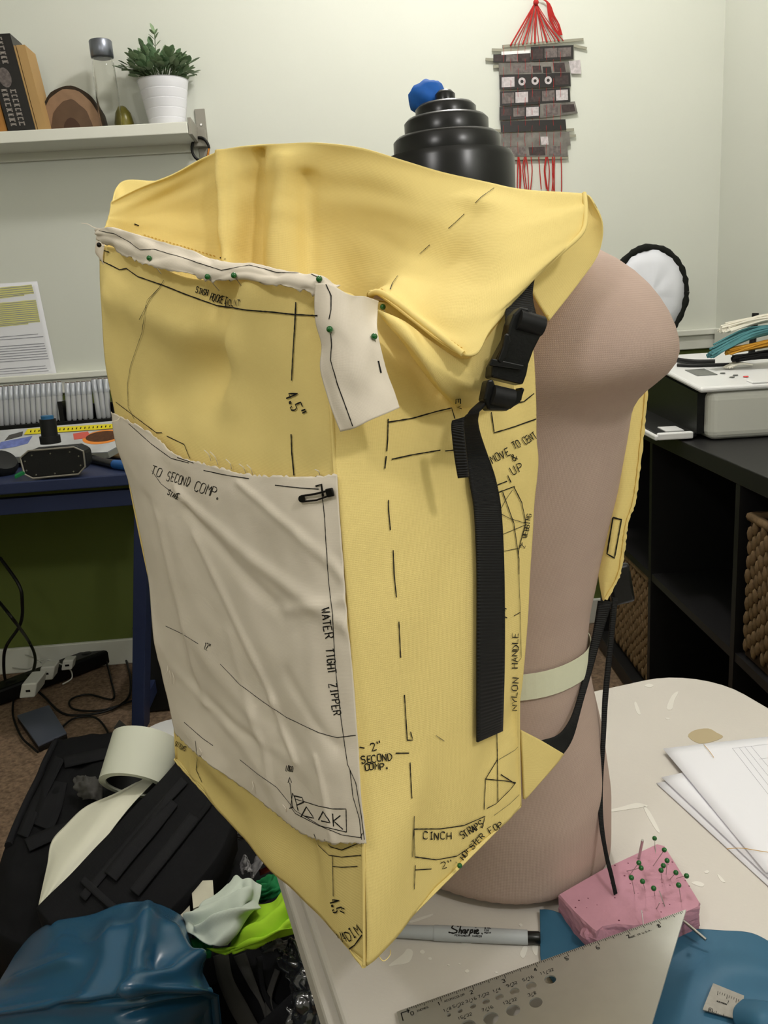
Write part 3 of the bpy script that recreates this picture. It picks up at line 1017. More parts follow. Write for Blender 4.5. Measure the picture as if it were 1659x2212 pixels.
# yellow shoulder strap on the far side of the shoulder
ss = [[(1372, 765, .690), (1388, 755, .690), (1405, 746, .690)], [(1345, 830, .685), (1372, 820, .680), (1399, 812, .685)], [(1331, 890, .680), (1362, 885, .674), (1393, 880, .680)], [(1324, 980, .675), (1352, 980, .668), (1383, 980, .675)],
      [(1315, 1080, .67), (1342, 1080, .664), (1370, 1080, .67)], [(1306, 1130, .668), (1330, 1130, .662), (1354, 1130, .668)], [(1296, 1195, .668), (1320, 1195, .662), (1345, 1195, .668)], [(1292, 1240, .668), (1312, 1242, .664), (1335, 1245, .668)], [(1301, 1296, .668), (1304, 1298, .667), (1308, 1294, .668)]]
gH = grid(ys(ss), 16, 80)
reg('sstrap', gH)
sst = mk('shoulder_strap', gH, 'yellow', bk, solid=.0025, off=-1)
mk('frayed_edge', tube(curve([at_y(x, y, Y - .001) for x, y, Y in [r[-1] for r in ss]], 90), [.0011 + .0011 * random.random() for _ in range(91)], 5), 'yellow', sst)
mk('stitch_box', ink([[(1325, 1118), (1341, 1122), (1326, 1205), (1312, 1196), (1325, 1118)]], ['sstrap'], .0013), 'ink', sst)
# block for a dark thing behind, and black webbing going down to the tab
mk('strap_dark_block', boxm(at_y(1340, 1262, .690), (.010, 0, .002), (0, .004, 0), (-.003, 0, .018)), 'plastic', sst, bevel=.003)
dn = [[(1292, 1298, .672), (1322, 1300, .672)], [(1280, 1370, .668), (1300, 1372, .668)], [(1262, 1450, .655), (1278, 1452, .655)], [(1240, 1530, .630), (1256, 1530, .630)], [(1222, 1570, .612), (1240, 1585, .612)], [(1200, 1590, .602), (1228, 1612, .602)], [(1168, 1600, .590), (1214, 1632, .590)]]
mk('lower_webbing', grid(ys(dn), 4, 60), 'web', bk, solid=.0016)
tl = [[(1322, 1290, .674), (1334, 1292, .674)], [(1314, 1380, .672), (1326, 1380, .672)], [(1302, 1500, .666), (1314, 1500, .666)], [(1298, 1600, .655), (1308, 1600, .655)], [(1292, 1700, .645), (1302, 1700, .645)], [(1294, 1780, .628), (1304, 1778, .628)],
      [(1306, 1850, .612), (1314, 1846, .612)], [(1316, 1890, .598), (1324, 1886, .598)], [(1326, 1934, .588), (1334, 1930, .588)]]
mk('hanging_webbing', grid(ys(tl), 3, 70), 'web', bk, solid=.0014)
# yellow corner tab that anchors the webbing
gK = grid(ys([[(1124, 1576, .566), (1170, 1600, .578), (1217, 1628, .588)], [(1128, 1650, .565), (1150, 1650, .572), (1196, 1655, .584)], [(1132, 1726, .564), (1134, 1724, .566), (1138, 1720, .568)]]), 16, 16)
reg('tab', gK)
tbk = mk('corner_tab', gK, 'yellow', bk, solid=.002)
mk('tab_stitching', ink([[(1130 + 78 * t, 1584 + 44 * t) for t in (k / 14, k / 14 + .035)] for k in range(14)] + [[(1206 - 66 * t, 1636 + 76 * t) for t in (k / 14, k / 14 + .035)] for k in range(14)], ['tab'], .0007, step=3), 'thread', tbk)

# ---- pen notes
FS = ['front', 'side', 'pocket', 'strip', 'tag', 'collar', 'gusset']


def note(name, strokes, names=FS, w=.00095, m='ink', par=None):
    if name.endswith('_note') or name == 'logo_letters':
        g = ink(strokes, names, w * .7)
        if g[0]: tag(mk(name, g, m, par or bk, smooth=False), kind='stuff')
        return
    for st in strokes:
        g = ink([st], names, w * .7)
        if g[0]: mk(name, g, m, par or bk, smooth=False)


J = 1.4
# front panel
note('pen_line', [[(222, 540), (218, 562), (260, 583), (275, 580), (300, 598), (350, 615), (400, 635), (470, 660), (530, 669), (590, 674), (640, 680), (688, 682)], [(222, 540), (238, 545)]], w=.0012)
note('pencil_line', [[(356, 606), (346, 622), (320, 650), (316, 665)], [(346, 622), (330, 642), (322, 655), (303, 690)], [(318, 660), (308, 720), (284, 790), (277, 830), (279, 880), (292, 905)]], m='ink', w=.0007)
note('pen_line', [[(641, 653), (639, 700), (634, 780), (632, 822)]], w=.0015)
note('pen_line', [[(631, 938), (632, 975), (637, 1027)]], w=.0015)
note('stash_pocket_note', text('STASH', (424, 632), (450, 639), 13, .8) + text('POCKET', (453, 647), (490, 658), 16, .8) + text('MOUNT', (488, 662), (521, 662), 13, J), w=.001)
note('measure_note', text('4.5"', (618, 852), (640, 903), 26, 1.5), w=.0013)
note('pen_line', [[(252, 868), (300, 905), (340, 935), (352, 935)], [(362, 942), (400, 960), (412, 990)]], w=.0009)
note('pen_line', [[(720, 1848), (722, 1935)], [(680, 1800), (690, 1825), (712, 1846), (740, 1850), (782, 1846)], [(702, 1812), (716, 1828), (740, 1835), (776, 1820)], [(720, 1870), (740, 1872), (774, 1870)], [(424, 1600), (428, 1640), (425, 1662), (438, 1690)]], w=.0009)
note('measure_note', text('4.5', (713, 1944), (722, 1972), 20, 1.5) + [[(736, 1958), (746, 1962)], [(736, 1966), (746, 1971)]], w=.0013)
note('dim_note', text('1/4', (738, 2038), (754, 2030), 24, 1.5) + text('DIM', (754, 2032), (785, 2012), 22, 1.5) + [[(752, 2052), (768, 2040), (784, 2018)]], w=.0012)
note('small_note', text('STITCHES', (378, 1610), (402, 1622), 10, J), w=.0008)
# strip and tag
note('pen_line', [[(215, 500), (250, 505), (280, 522), (305, 540), (335, 540), (400, 560), (480, 585), (540, 575), (600, 590), (640, 592), (668, 592), (690, 602)]], ['strip'], w=.0007)
note('pen_line', [[(705, 615), (716, 640), (716, 670), (712, 690)], [(716, 720), (718, 745), (716, 778), (730, 830), (748, 880), (763, 920)]], ['tag'], w=.0009)
note('pen_line', [[(816, 780), (822, 806)]], ['tag'], w=.0014)
# pocket
note('pencil_line', [[(280, 915), (330, 960), (372, 990), (410, 1000)], [(385, 988), (420, 1000)], [(442, 1016), (500, 1028), (540, 1034)], [(596, 1048), (650, 1054), (690, 1056)]], ['pocket'], w=.0008)
note('second_comp_note', text('TO', (326, 1022), (348, 1030), 18, J) + text('SECOND', (360, 1036), (410, 1052), 20, J) + text('COMP.', (420, 1058), (480, 1080), 22, J) + text('STAGE', (362, 1068), (388, 1080), 11, J), ['pocket'], w=.00095)
note('pen_line', [[(330, 1016), (350, 1045), (372, 1062)], [(695, 1050), (702, 1110), (706, 1180), (712, 1260), (720, 1330), (726, 1440), (738, 1550), (752, 1650), (770, 1690), (782, 1760), (788, 1812)], [(757, 1661), (764, 1720), (778, 1768), (782, 1812)]], ['pocket'], w=.0007)
note('pen_line', [[(360, 1352), (395, 1368), (430, 1390)], [(478, 1434), (520, 1478), (570, 1515), (620, 1548), (690, 1582), (730, 1592), (770, 1587)]], ['pocket'], w=.0007)
note('measure_note', text('12"', (440, 1402), (456, 1406), 15, .8), ['pocket'], w=.0008)
note('zipper_note', text('WATER', (694, 1312), (705, 1380), 17, J) + text('TIGHT', (705, 1400), (711, 1456), 17, J) + text('ZIPPER', (712, 1474), (722, 1546), 17, J), ['pocket'], w=.0011)
note('logo_note', [[(627, 1745), (636, 1742)], [(628, 1690), (634, 1742)], [(624, 1690), (628, 1678), (632, 1690)]] + text('LOGO', (619, 1664), (634, 1666), 12, .8), ['pocket'], w=.0008)
note('logo_box', [[(634, 1712), (640, 1725), (690, 1740), (720, 1746), (749, 1746), (750, 1796)], [(634, 1712), (630, 1742), (640, 1756), (690, 1782), (750, 1796)]], ['pocket'], w=.0008)
note('logo_letters', [[(638, 1718), (646, 1750)], [(638, 1718), (655, 1722), (658, 1732), (643, 1738)], [(652, 1764), (664, 1742), (680, 1766), (660, 1762)], [(690, 1770), (700, 1752), (714, 1776), (696, 1772)], [(720, 1756), (722, 1784)], [(737, 1760), (722, 1772), (742, 1790)]], ['pocket'], w=.0012)
note('pen_line', [[(520, 1640), (560, 1672), (600, 1700), (640, 1750), (700, 1786), (740, 1802), (780, 1808), (784, 1798)], [(400, 1560), (440, 1595), (462, 1610)]], ['pocket'], w=.0007)
# collar
note('pen_dash', [[(289, 484), (299, 488)], [(477, 557), (486, 560)]], ['collar'], w=.0016)
note('pen_dash', [[(1068, 408), (1040, 428), (1028, 440)], [(1004, 464), (985, 482), (970, 495)], [(930, 530), (908, 550)], [(860, 598), (850, 612), (842, 628)]], ['collar'], w=.0009)
note('pencil_line', [[(256, 412), (310, 402)]], ['collar'], w=.0005, m='pencil')
# side panel
note('pen_dash', [[(837, 905), (836, 950), (834, 975)], [(833, 985), (830, 1012)], [(838, 1080), (838, 1100), (842, 1145)], [(848, 1188), (850, 1240), (855, 1290)], [(860, 1342), (864, 1420)], [(872, 1500), (878, 1598), (890, 1598), (885, 1580)], [(884, 1646), (888, 1724)], [(893, 1762), (889, 1850)], [(895, 1868), (893, 1920)], [(892, 1980), (891, 1992)]], ['side'], w=.0011)
note('pen_line', [[(838, 912), (890, 904), (940, 890), (974, 882), (981, 905)], [(845, 992), (890, 982), (950, 972)], [(960, 974), (982, 972)], [(1060, 890), (1066, 935), (1110, 922), (1156, 905)], [(1100, 873), (1130, 868), (1152, 850)]], ['side'], w=.0011)
note('move_note', text('MOVE', (1062, 1002), (1102, 982), 17, J) + text('TO', (1110, 972), (1126, 964), 16, J) + text('CENT', (1132, 962), (1160, 944), 16, J) + text('&', (1108, 998), (1120, 992), 14, J) + text('UP', (1106, 1026), (1130, 1014), 18, J), ['side'], w=.001)
note('pen_line', [[(1071, 1048), (1094, 1039)], [(1095, 1027), (1102, 1042)], [(1062, 1068), (1110, 1050)], [(1108, 1051), (1125, 1085), (1132, 1120), (1134, 1130), (1124, 1165), (1118, 1190), (1118, 1205)], [(1084, 1062), (1092, 1085), (1108, 1130), (1115, 1180), (1119, 1206), (1119, 1240)]], ['side'], w=.0011)
note('pencil_line', [[(1105, 1058), (1090, 1080), (1072, 1115)], [(1070, 1104), (1100, 1120), (1134, 1130)], [(1074, 1158), (1134, 1133)], [(1077, 1192), (1118, 1184)]], ['side'], w=.0006)
note('pencil_line', [[(1119, 1240), (1122, 1320), (1124, 1420), (1116, 1430)]], ['side'], w=.0006)
note('small_note', text('2" WEBBING', (1132, 1186), (1146, 1110), 10, 1), ['side'], w=.0008)
note('handle_note', text('1"', (1090, 1340), (1102, 1316), 16, 1) + [[(1078, 1340), (1084, 1338)], [(1108, 1330), (1122, 1322)]] + text('NYLON', (1116, 1536), (1118, 1462), 13, J) + text('HANDLE', (1116, 1444), (1118, 1366), 13, J), ['side'], w=.001)
note('pen_line', [[(1071, 1575), (1073, 1630), (1074, 1730)], [(1073, 1640), (1047, 1682), (1044, 1748)], [(1050, 1745), (1070, 1735), (1100, 1705), (1112, 1690)], [(1047, 1682), (1090, 1686), (1112, 1690)], [(1080, 1672), (1110, 1692)]], ['side'], w=.001)
note('small_note', text('EV', (984, 858), (985, 886), 10, .5), ['side', 'gusset'], w=.0009)
note('second_comp_note', text('2"', (800, 1622), (826, 1612), 16, J) + text('SECOND', (780, 1648), (846, 1640), 15, J) + text('COMP.', (786, 1664), (842, 1660), 14, J) + [[(775, 1613), (786, 1615)], [(853, 1626), (882, 1626)]], ['side'], w=.0011)
note('pen_line', [[(752, 1392), (754, 1440)]], ['side'], w=.0014)
note('cinch_note', text('CINCH', (910, 1812), (974, 1812), 15, J) + text('STRAPS', (996, 1812), (1044, 1782), 15, J), ['side'], w=.0012)
note('pen_line', [[(892, 1790), (950, 1789), (1000, 1782), (1046, 1762), (1040, 1788)], [(892, 1790), (894, 1850), (940, 1856), (985, 1848), (1020, 1824), (1036, 1800)]], ['side'], w=.0011)
note('holster_note', text('2"', (952, 1876), (980, 1866), 14, J) + text('HOLSTER', (998, 1858), (1046, 1806), 12, J) + text('FOR', (1056, 1800), (1086, 1784), 13, J) + [[(895, 1878), (930, 1876)]], ['side'], w=.001)
note('pencil_line', [[(940, 1588), (958, 1600)], [(1066, 1760), (1100, 1735), (1124, 1712)], [(1076, 1640), (1110, 1620), (1124, 1605)]], ['side'], w=.0006, m='pencil')


# ---- pins
def pin(head, base, label, group, rh=.0019, m='pinhead', shaft=True):
    h, b = V3(head), V3(base)
    r = empty('sewing_pin', b, label, 'pin', group)
    mk('pin_head', ball(h, rh, 14), m, r)
    if shaft: mk('pin_shaft', tube([h, b], .00032, 6), 'steel', r)
    return r


for px, py, names, lab in ((328, 560, ['strip', 'front'], 'green ball-head pin nearest the frayed end of the muslin strip'), (453, 596, ['strip', 'front'], 'green ball-head pin beside the stash pocket note on the muslin strip'),
                           (511, 597, ['strip', 'front'], 'green ball-head pin over the pleat at the middle of the muslin strip'), (690, 609, ['tag', 'strip', 'front'], 'green ball-head pin where the muslin strip turns the corner'),
                           (825, 660, ['tag', 'collar', 'side', 'gusset'], 'green ball-head pin at the corner of the turned-out yellow hem'), (716, 711, ['tag'], 'green ball-head pin on the pen line of the muslin tag'), (803, 731, ['tag'], 'green ball-head pin at the outer side of the muslin tag')):
    h = hit(px, py, names)
    if h is None: continue
    hd = h[0] + h[1] * .0022
    pin(hd, h[0] + V3((.004, .003, -.010)) - h[1] * .001, lab, 'green pins on the backpack')
h = hit(990, 1872, ['side'])
pin(at_y(993, 1870, .505), at_y(985, 1862, .512), 'green ball-head pin under the curved bottom corner of the backpack', 'green pins on the backpack')
pin(at_y(214, 529, .682), at_y(226, 532, .684), 'dark ball-head pin at the far end of the muslin strip', 'green pins on the backpack', m='darksteel')
# black safety pin on the pocket corner
a, b = ons(655, 1071, ['pocket'], .0022), ons(716, 1058, ['pocket'], .0026)
sp_ = empty('safety_pin', a, 'black safety pin closing the top corner of the muslin pocket', 'safety pin')
ab = b - a
upv = hit(690, 1064, ['pocket'])[1]
sdv = ab.cross(upv).normalized()
mk('pin_bar', tube([a, a.lerp(b, .5) + sdv * .0004, b], .0007, 6), 'darksteel', sp_)
mk('pin_bar', tube([a + sdv * .0035, a.lerp(b, .5) + sdv * .0042, b + sdv * .003], .0006, 6), 'darksteel', sp_)
mk('coil', lathe([(.0008, -.0006), (.0022, -.0006), (.0022, .0006), (.0008, .0006)], a + sdv * .0017, 12, upv), 'darksteel', sp_)
mk('clasp', boxm(b + sdv * .0013, ab.normalized() * .0025, sdv * .0026, upv * .001), 'darksteel', sp_, bevel=.0006)
mk('pin_bar', tube([ons(684, 1050, ['pocket'], .001), ons(696, 1046, ['pocket'], .001), ons(700, 1072, ['pocket'], .001)], .0006, 6), 'darksteel', sp_)

# ================================================================== THINGS ON THE TABLE
# marker pen
def axis_pts(p, q, z):
    return at_z(*p, z), at_z(*q, z)


ma, mb = axis_pts((938, 2015), (1140, 2025), TZ + .0058)
md = (mb - ma).normalized()
mr = empty('marker_pen', ma, 'light grey permanent marker with black printed logo lying on the table', 'marker')
mk('cap', lathe([(.0035, -.066), (.0046, -.064), (.0056, 0)], ma, 28, md), 'marker', mr)
L_ = (mb - ma).length
gB = lathe([(.0060, .0), (.0061, .001), (.0059, L_ * .6), (.0056, L_)], ma, 40, md)
reg('marker', gB)
brl = mk('barrel', gB, 'marker', mr)
mk('end_plug', lathe([(.0049, 0), (.0050, .009), (.0043, .010)], mb, 28, md), 'gloss', mr)


def z7(pts):
    return [(840 + x / 3.95, 1940 + y / 3.95) for x, y in pts]


logo = [z7(p) for p in ([(594, 246), (575, 234), (545, 238), (536, 256), (560, 268), (582, 278), (578, 294), (550, 300), (508, 292)], [(616, 232), (596, 302)], [(600, 286), (612, 272), (621, 276), (616, 302), (624, 302)],
                        [(654, 270), (634, 274), (630, 296), (644, 300), (656, 270), (652, 302), (660, 302)], [(672, 268), (664, 302)], [(667, 284), (684, 268)], [(702, 268), (684, 322)], [(698, 276), (716, 270), (716, 292), (692, 300)],
                        [(736, 270), (728, 300), (738, 302)], [(740, 256), (742, 252)], [(746, 290), (764, 280), (760, 268), (746, 278), (742, 298), (754, 306), (772, 296)], [(790, 300), (797, 304), (792, 308)])]
tag(mk('logo_lettering', ink(logo, ['marker'], .0012, .0002, 2), 'ink', brl, smooth=False), kind='stuff')
sm = text('PERMANENT', z7([(560, 324)])[0], z7([(690, 330)])[0], 3.6) + text('MARKER', z7([(712, 330)])[0], z7([(794, 334)])[0], 3.6) + text('ULTRA', z7([(814, 264)])[0], z7([(874, 266)])[0], 3.2) + text('FINE', z7([(814, 282)])[0], z7([(856, 284)])[0], 3.2) + text('POINT', z7([(814, 302)])[0], z7([(874, 304)])[0], 3.2)
tag(mk('small_lettering', ink(sm, ['marker'], .0004, .0002, 2), 'ink', brl, smooth=False), kind='stuff')

# pink foam block
fz = TZ + .025
ft = [at_z(x, y, fz) for x, y in ((1206, 1932), (1300, 1878), (1420, 1822), (1436, 1826), (1452, 1852), (1484, 1902), (1512, 1948), (1510, 1958), (1440, 1990), (1370, 2000), (1330, 1996), (1300, 2002), (1288, 2012), (1278, 2006), (1240, 1970))]
fm = empty('foam_block', at_z(1360, 1960, TZ + .002), 'pink foam block with crumbled corner used as a pin cushion', 'foam block')


def foam_layer(pts, z0, z1, name, m):
    n = len(pts)
    V, F = [], []
    dense = []
    for i in range(n):
        for j in range(4):
            dense.append(V3(pts[i]).lerp(V3(pts[(i + 1) % n]), j / 4))
    k = len(dense)
    c = sum(dense, V3((0, 0, 0))) / k
    lv = [z0, z0 + (z1 - z0) * .5, z1 - .002, z1]
    for li, z in enumerate(lv):
        for i, p in enumerate(dense):
            q = c + (p - c) * (1.0 if li < 3 else .985)
            d = (p - c).normalized() * (0.0011 * noise.noise(V3((p.x * 400, p.y * 400, z * 500))) if li < 3 else 0)
            V.append(V3((q.x + d.x, q.y + d.y, z)))
    for li in range(3):
        for i in range(k):
            F.append((li * k + i, li * k + (i + 1) % k, (li + 1) * k + (i + 1) % k, (li + 1) * k + i))
    F.append(tuple(range(k))[::-1])
    F.append(tuple(range(3 * k, 4 * k)))
    return mk(name, (V, F), m, fm, smooth=False)


foam_layer([V3((p.x, p.y, 0)) for p in ft], TZ + .0145, fz, 'upper_layer', 'foam')
lowp = [V3((p.x, p.y, 0)) for p in ft]
foam_layer(lowp, TZ + .002, TZ + .0138, 'lower_layer', 'foamcut')
for x, y, s in ((1290, 2018, .011), (1310, 2012, .009), (1268, 2022, .006), (1330, 2008, .007)):
    c = at_z(x, y, TZ + .014)
    g = ball((0, 0, 0), 1, 10)
    mk('crumb', ([c + V3(v) * s * (1 + .5 * noise.noise(V3(v) * 3 + c * 90)) for v in g[0]], g[1]), 'foamcut', fm, smooth=False)
random.seed(21)
for k in range(46):
    x, y = random.uniform(1225, 1500), random.uniform(1830, 1990)
    p = at_z(x, y, fz)
    c2 = [V3((q.x, q.y, 0)) for q in ft]
    inside = False
    for i in range(len(c2)):
        a, b = c2[i], c2[(i + 1) % len(c2)]
        if (a.y > p.y) != (b.y > p.y) and p.x < (b.x - a.x) * (p.y - a.y) / (b.y - a.y) + a.x: inside = not inside
    if inside:
        mk('pin_hole', lathe([(random.uniform(.0003, .0009), 0), (.0002, .00025)], p, 6), 'foamhole', fm)
for i, ((hx, hy), (bx, by), lab) in enumerate((
        ((1414, 1811), (1417, 1854), 'green ball-head pin standing tallest at the far corner of the foam'), ((1435, 1836), (1410, 1872), 'green ball-head pin leaning beside the far corner of the foam'),
        ((1441, 1859), (1439, 1890), 'green ball-head pin behind the close pair in the foam'), ((1433, 1870), (1428, 1890), 'green ball-head pin at the back of the close pair in the foam'),
        ((1428, 1880), (1429, 1900), 'green ball-head pin at the front of the close pair in the foam'), ((1380, 1864), (1357, 1894), 'green ball-head pin crossing another at the nail in the foam'),
        ((1385, 1875), (1352, 1882), 'green ball-head pin lying almost flat under its crossing twin in the foam'), ((1364, 1896), (1371, 1932), 'green ball-head pin nearest the webbing end in the foam'),
        ((1388, 1904), (1394, 1924), 'green ball-head pin in the middle of the front row of the foam'), ((1412, 1919), (1415, 1936), 'green ball-head pin closest to the ruler edge in the foam'),
        ((1460, 1885), (1447, 1900), 'green ball-head pin leaning at the long side of the foam'), ((1483, 1892), (1460, 1897), 'green ball-head pin sticking out past the side of the foam'),
        ((1466, 1912), (1472, 1950), 'green ball-head pin upright near the outer corner of the foam'))):
    b = at_z(bx, by, fz - .001)
    dv = ray(hx, hy)
    # head above its base: keep the pin about 22 mm long
    best = min((abs((CAM + dv * (t / 1000) - b).length - .024) + (0 if (CAM + dv * (t / 1000)).z > fz + .002 else 1), t) for t in range(500, 900))
    pin(CAM + dv * (best[1] / 1000), b, lab, 'green pins in the foam', rh=.0022)
a, b = at_z(1388, 1815, fz + .030), at_z(1380, 1854, fz)
nl = empty('nail', b, 'thick headless steel nail standing in the pink foam', 'nail')
mk('nail_shaft', tube([a, b], .0012, 8), 'steel', nl)
a, b = at_z(1480, 1992, TZ + .018), at_z(1525, 2030, TZ + .014)
nl = empty('nail', a, 'thick steel nail sticking out of the front of the foam over blue cloth', 'nail')
mk('nail_shaft', tube([a + (a - b) * .3, b], .0013, 8), 'steel', nl)
for p, q, d in (((1424, 1924), (1436, 1958), 'bent headless pin beside the white ball-head dent'), ((1386, 1966), (1391, 2008), 'straight headless pin at the ruler edge of the foam'), ((1425, 1950), (1418, 1963), 'short headless pin lying at the front of the foam')):
    b = at_z(*q, fz)
    nd = empty('needle', b, d, 'needle', 'headless pins in the foam')
    mk('needle_shaft', tube([at_z(*p, fz + .010), b], .0004, 6), 'steel', nd)

# aluminium template ruler leaning over the foam
R0, R1, R2 = at_z(857, 2187, TZ + .003), at_z(1482, 1966, TZ + .040), at_z(1405, 2225, TZ + .038)
rn = (R1 - R0).cross(R2 - R0).normalized()
if rn.z < 0: rn = -rn
ru = (R1 - R0).normalized()
rv = rn.cross(ru).normalized()
if rv.dot(R2 - R0) < 0: rv = -rv
uv_ = lambda p: ((p - R0).dot(ru), (p - R0).dot(rv))
W1 = uv_(R1)[0]
e2 = uv_(R2)
sl = (e2[0] - W1) / e2[1]
outline = [(0, 0), (W1, 0), (W1 + sl * .14, .14), (.02, .14), (0, .12)]
holes = [((970, 2194), 1 / 8), ((994, 2185), 5 / 32), ((1022, 2175), 3 / 16), ((1050, 2165), 7 / 32), ((1079, 2155), 1 / 4), ((1112, 2143), 9 / 32), ((1148, 2131), 5 / 16), ((1189, 2117), 11 / 32), ((1158, 2167), 3 / 8), ((1109, 2184), 13 / 32), ((1061, 2201), 7 / 16), ((1011, 2219), 15 / 32)]
cu = bpy.data.curves.new('ruler_outline', 'CURVE')
cu.dimensions = '2D'
cu.fill_mode = 'BOTH'
cu.extrude = 0.0006


def spl(pts):
    sp = cu.splines.new('POLY')
    sp.points.add(len(pts) - 1)
    for q, (x, y) in zip(sp.points, pts): q.co = (x, y, 0, 1)
    sp.use_cyclic_u = True


spl(outline)
hc = []
for (x, y), d in holes:
    c = uv_(at_plane(x, y, R0, rn))
    hc.append((c, d))
    r_ = d * .0254 / 2
    spl([(c[0] + r_ * math.cos(2 * math.pi * k / 28), c[1] + r_ * math.sin(2 * math.pi * k / 28)) for k in range(28)])
tmp = bpy.data.objects.new('tmp', cu)
COL.objects.link(tmp)
dg = bpy.context.evaluated_depsgraph_get()
me = bpy.data.meshes.new_from_object(tmp.evaluated_get(dg))
Vr = [R0 + ru * v.co.x + rv * v.co.y + rn * v.co.z for v in me.vertices]
Fr = [tuple(p.vertices) for p in me.polygons]
bpy.data.objects.remove(tmp)
rl = mk('template_ruler', (Vr, Fr), 'alu', smooth=False)
tag(rl, 'silver aluminium template ruler with drill-size holes leaning on the foam', 'ruler')


def rline(u0, v0, u1, v1, wd=.00035):
    a = R0 + ru * u0 + rv * v0 + rn * .0008
    b = R0 + ru * u1 + rv * v1 + rn * .0008
    s = (b - a).cross(rn).normalized() * wd / 2
    return [a + s, b + s, b - s, a - s], [(0, 1, 2, 3)]


INCH = .0254
u00 = .0085
tk = []
for k in range(0, int(9.0 * 16) + 1):
    ln = .0052 if k % 16 == 0 else (.0036 if k % 8 == 0 else (.0028 if k % 4 == 0 else .0019))
    u = u00 + k * INCH / 16
    if u < W1 - .003: tk.append(rline(u, .0003, u, .0003 + ln, .00040))
tag(mk('scale_ticks', join(*tk)[:2], 'ink', rl, smooth=False), kind='stuff')


def rtext(s, u, v, h, wd=.0004):
    wd = wd * 1.5
    out = []
    for i, ch in enumerate(s):
        if ch not in FONT: continue
        for st in FONT[ch].split('|'):
            pr = [(u + (i * .85 + int(q[0]) / 4 * .6) * h, v + h - int(q[1]) / 6 * h) for q in st.split()]
            out += [rline(*a, *b, wd) for a, b in zip(pr[:-1], pr[1:])]
    return out


nm = []
for k in range(0, 10):
    if u00 + k * INCH < W1 - .004: nm += rtext(str(k), u00 + k * INCH + (.0012 if k == 0 else -.0034), .0052, .0034)
nm += rtext('ACUMICOLOR', u00 + INCH + .002, .0055, .0019, .0002) + rtext('INCHES', u00 + .006, .0055, .0018, .0002)
nm += rtext('MADE IN U.S.A.', u00 + 6.9 * INCH, .0075, .0016, .0002)
tag(mk('scale_numbers', join(*nm)[:2], 'ink', rl, smooth=False), kind='stuff')
fr_ = {1 / 8: '1/8', 5 / 32: '5/32', 3 / 16: '3/16', 7 / 32: '7/32', 1 / 4: '1/4', 9 / 32: '9/32', 5 / 16: '5/16', 11 / 32: '11/32', 3 / 8: '3/8', 13 / 32: '13/32', 7 / 16: '7/16', 15 / 32: '15/32'}
for c, d in hc:
    t_ = fr_[d]
    g = rtext(t_, c[0] - len(t_) * .00095, c[1] - d * INCH / 2 - .0052, .0026, .00025)
    g += [rline(c[0] - .0008, c[1] - d * INCH / 2 - .0017, c[0] + .0008, c[1] - d * INCH / 2 - .0017, .0006)]
    tag(mk('hole_number', join(*g)[:2], 'ink', rl, smooth=False), kind='stuff')
mk('corner_arrows', join(rline(.003, .003, .009, .003, .0008), rline(.003, .003, .003, .011, .0008), rline(.0075, .0015, .0095, .003, .0006), rline(.0075, .0045, .0095, .003, .0006))[:2], 'ink', rl, smooth=False)

# blue cloth on the table with a little steel ruler
bl = [
    [(1167, 1966, TZ + .004), (1200, 1970, TZ + .008), (1290, 2010, TZ + .003), (1380, 2012, TZ + .002), (1470, 2008, TZ + .003), (1560, 2012, TZ + .004), (1630, 2020, TZ + .003), (1700, 2062, TZ + .003)],
    [(1167, 2000, TZ + .002), (1210, 2010, TZ + .004), (1290, 2040, TZ + .002), (1380, 2045, TZ + .002), (1470, 2045, TZ + .003), (1560, 2050, TZ + .006), (1640, 2060, TZ + .008), (1720, 2090, TZ + .006)],
    [(1167, 2040, TZ + .002), (1210, 2060, TZ + .002), (1290, 2080, TZ + .002), (1380, 2090, TZ + .002), (1470, 2095, TZ + .002), (1560, 2090, TZ + .010), (1640, 2100, TZ + .012), (1730, 2130, TZ + .01)],
    [(1168, 2072, TZ + .002), (1210, 2095, TZ + .002), (1290, 2130, TZ + .002), (1380, 2150, TZ + .002), (1450, 2160, TZ + .003), (1550, 2150, TZ + .006), (1640, 2150, TZ + .006), (1740, 2170, TZ + .006)],
    [(1180, 2100, TZ + .002), (1215, 2130, TZ + .002), (1290, 2190, TZ + .002), (1380, 2220, TZ + .002), (1450, 2225, TZ + .003), (1550, 2220, TZ + .004), (1640, 2215, TZ + .004), (1750, 2225, TZ + .004)],
    [(1200, 2130, TZ + .002), (1230, 2170, TZ + .002), (1300, 2240, TZ + .002), (1390, 2290, TZ + .002), (1460, 2300, TZ + .002), (1560, 2300, TZ + .003), (1650, 2300, TZ + .003), (1760, 2300, TZ + .003)],
]
gBl = grid(zs(bl), 90, 60)
reg('bluecloth', gBl)
tag(mk('blue_cloth', gBl, 'bluecloth', solid=.001, off=1), 'piece of matte blue coated cloth spread on the table under the foam', 'cloth')
q = [on(x, y, ['bluecloth'], .0035) for x, y in ((1541, 2133), (1606, 2160), (1600, 2214), (1518, 2191), (1522, 2180))]
q += []
sr = mk('steel_ruler', prism(q, V3((0, 0, .0008))), 'wornsteel', smooth=False)
tag(sr, 'small worn steel ruler half tucked under a blue cloth fold', 'ruler')
reg('sruler', (prism(q, V3((0, 0, .0008)))))
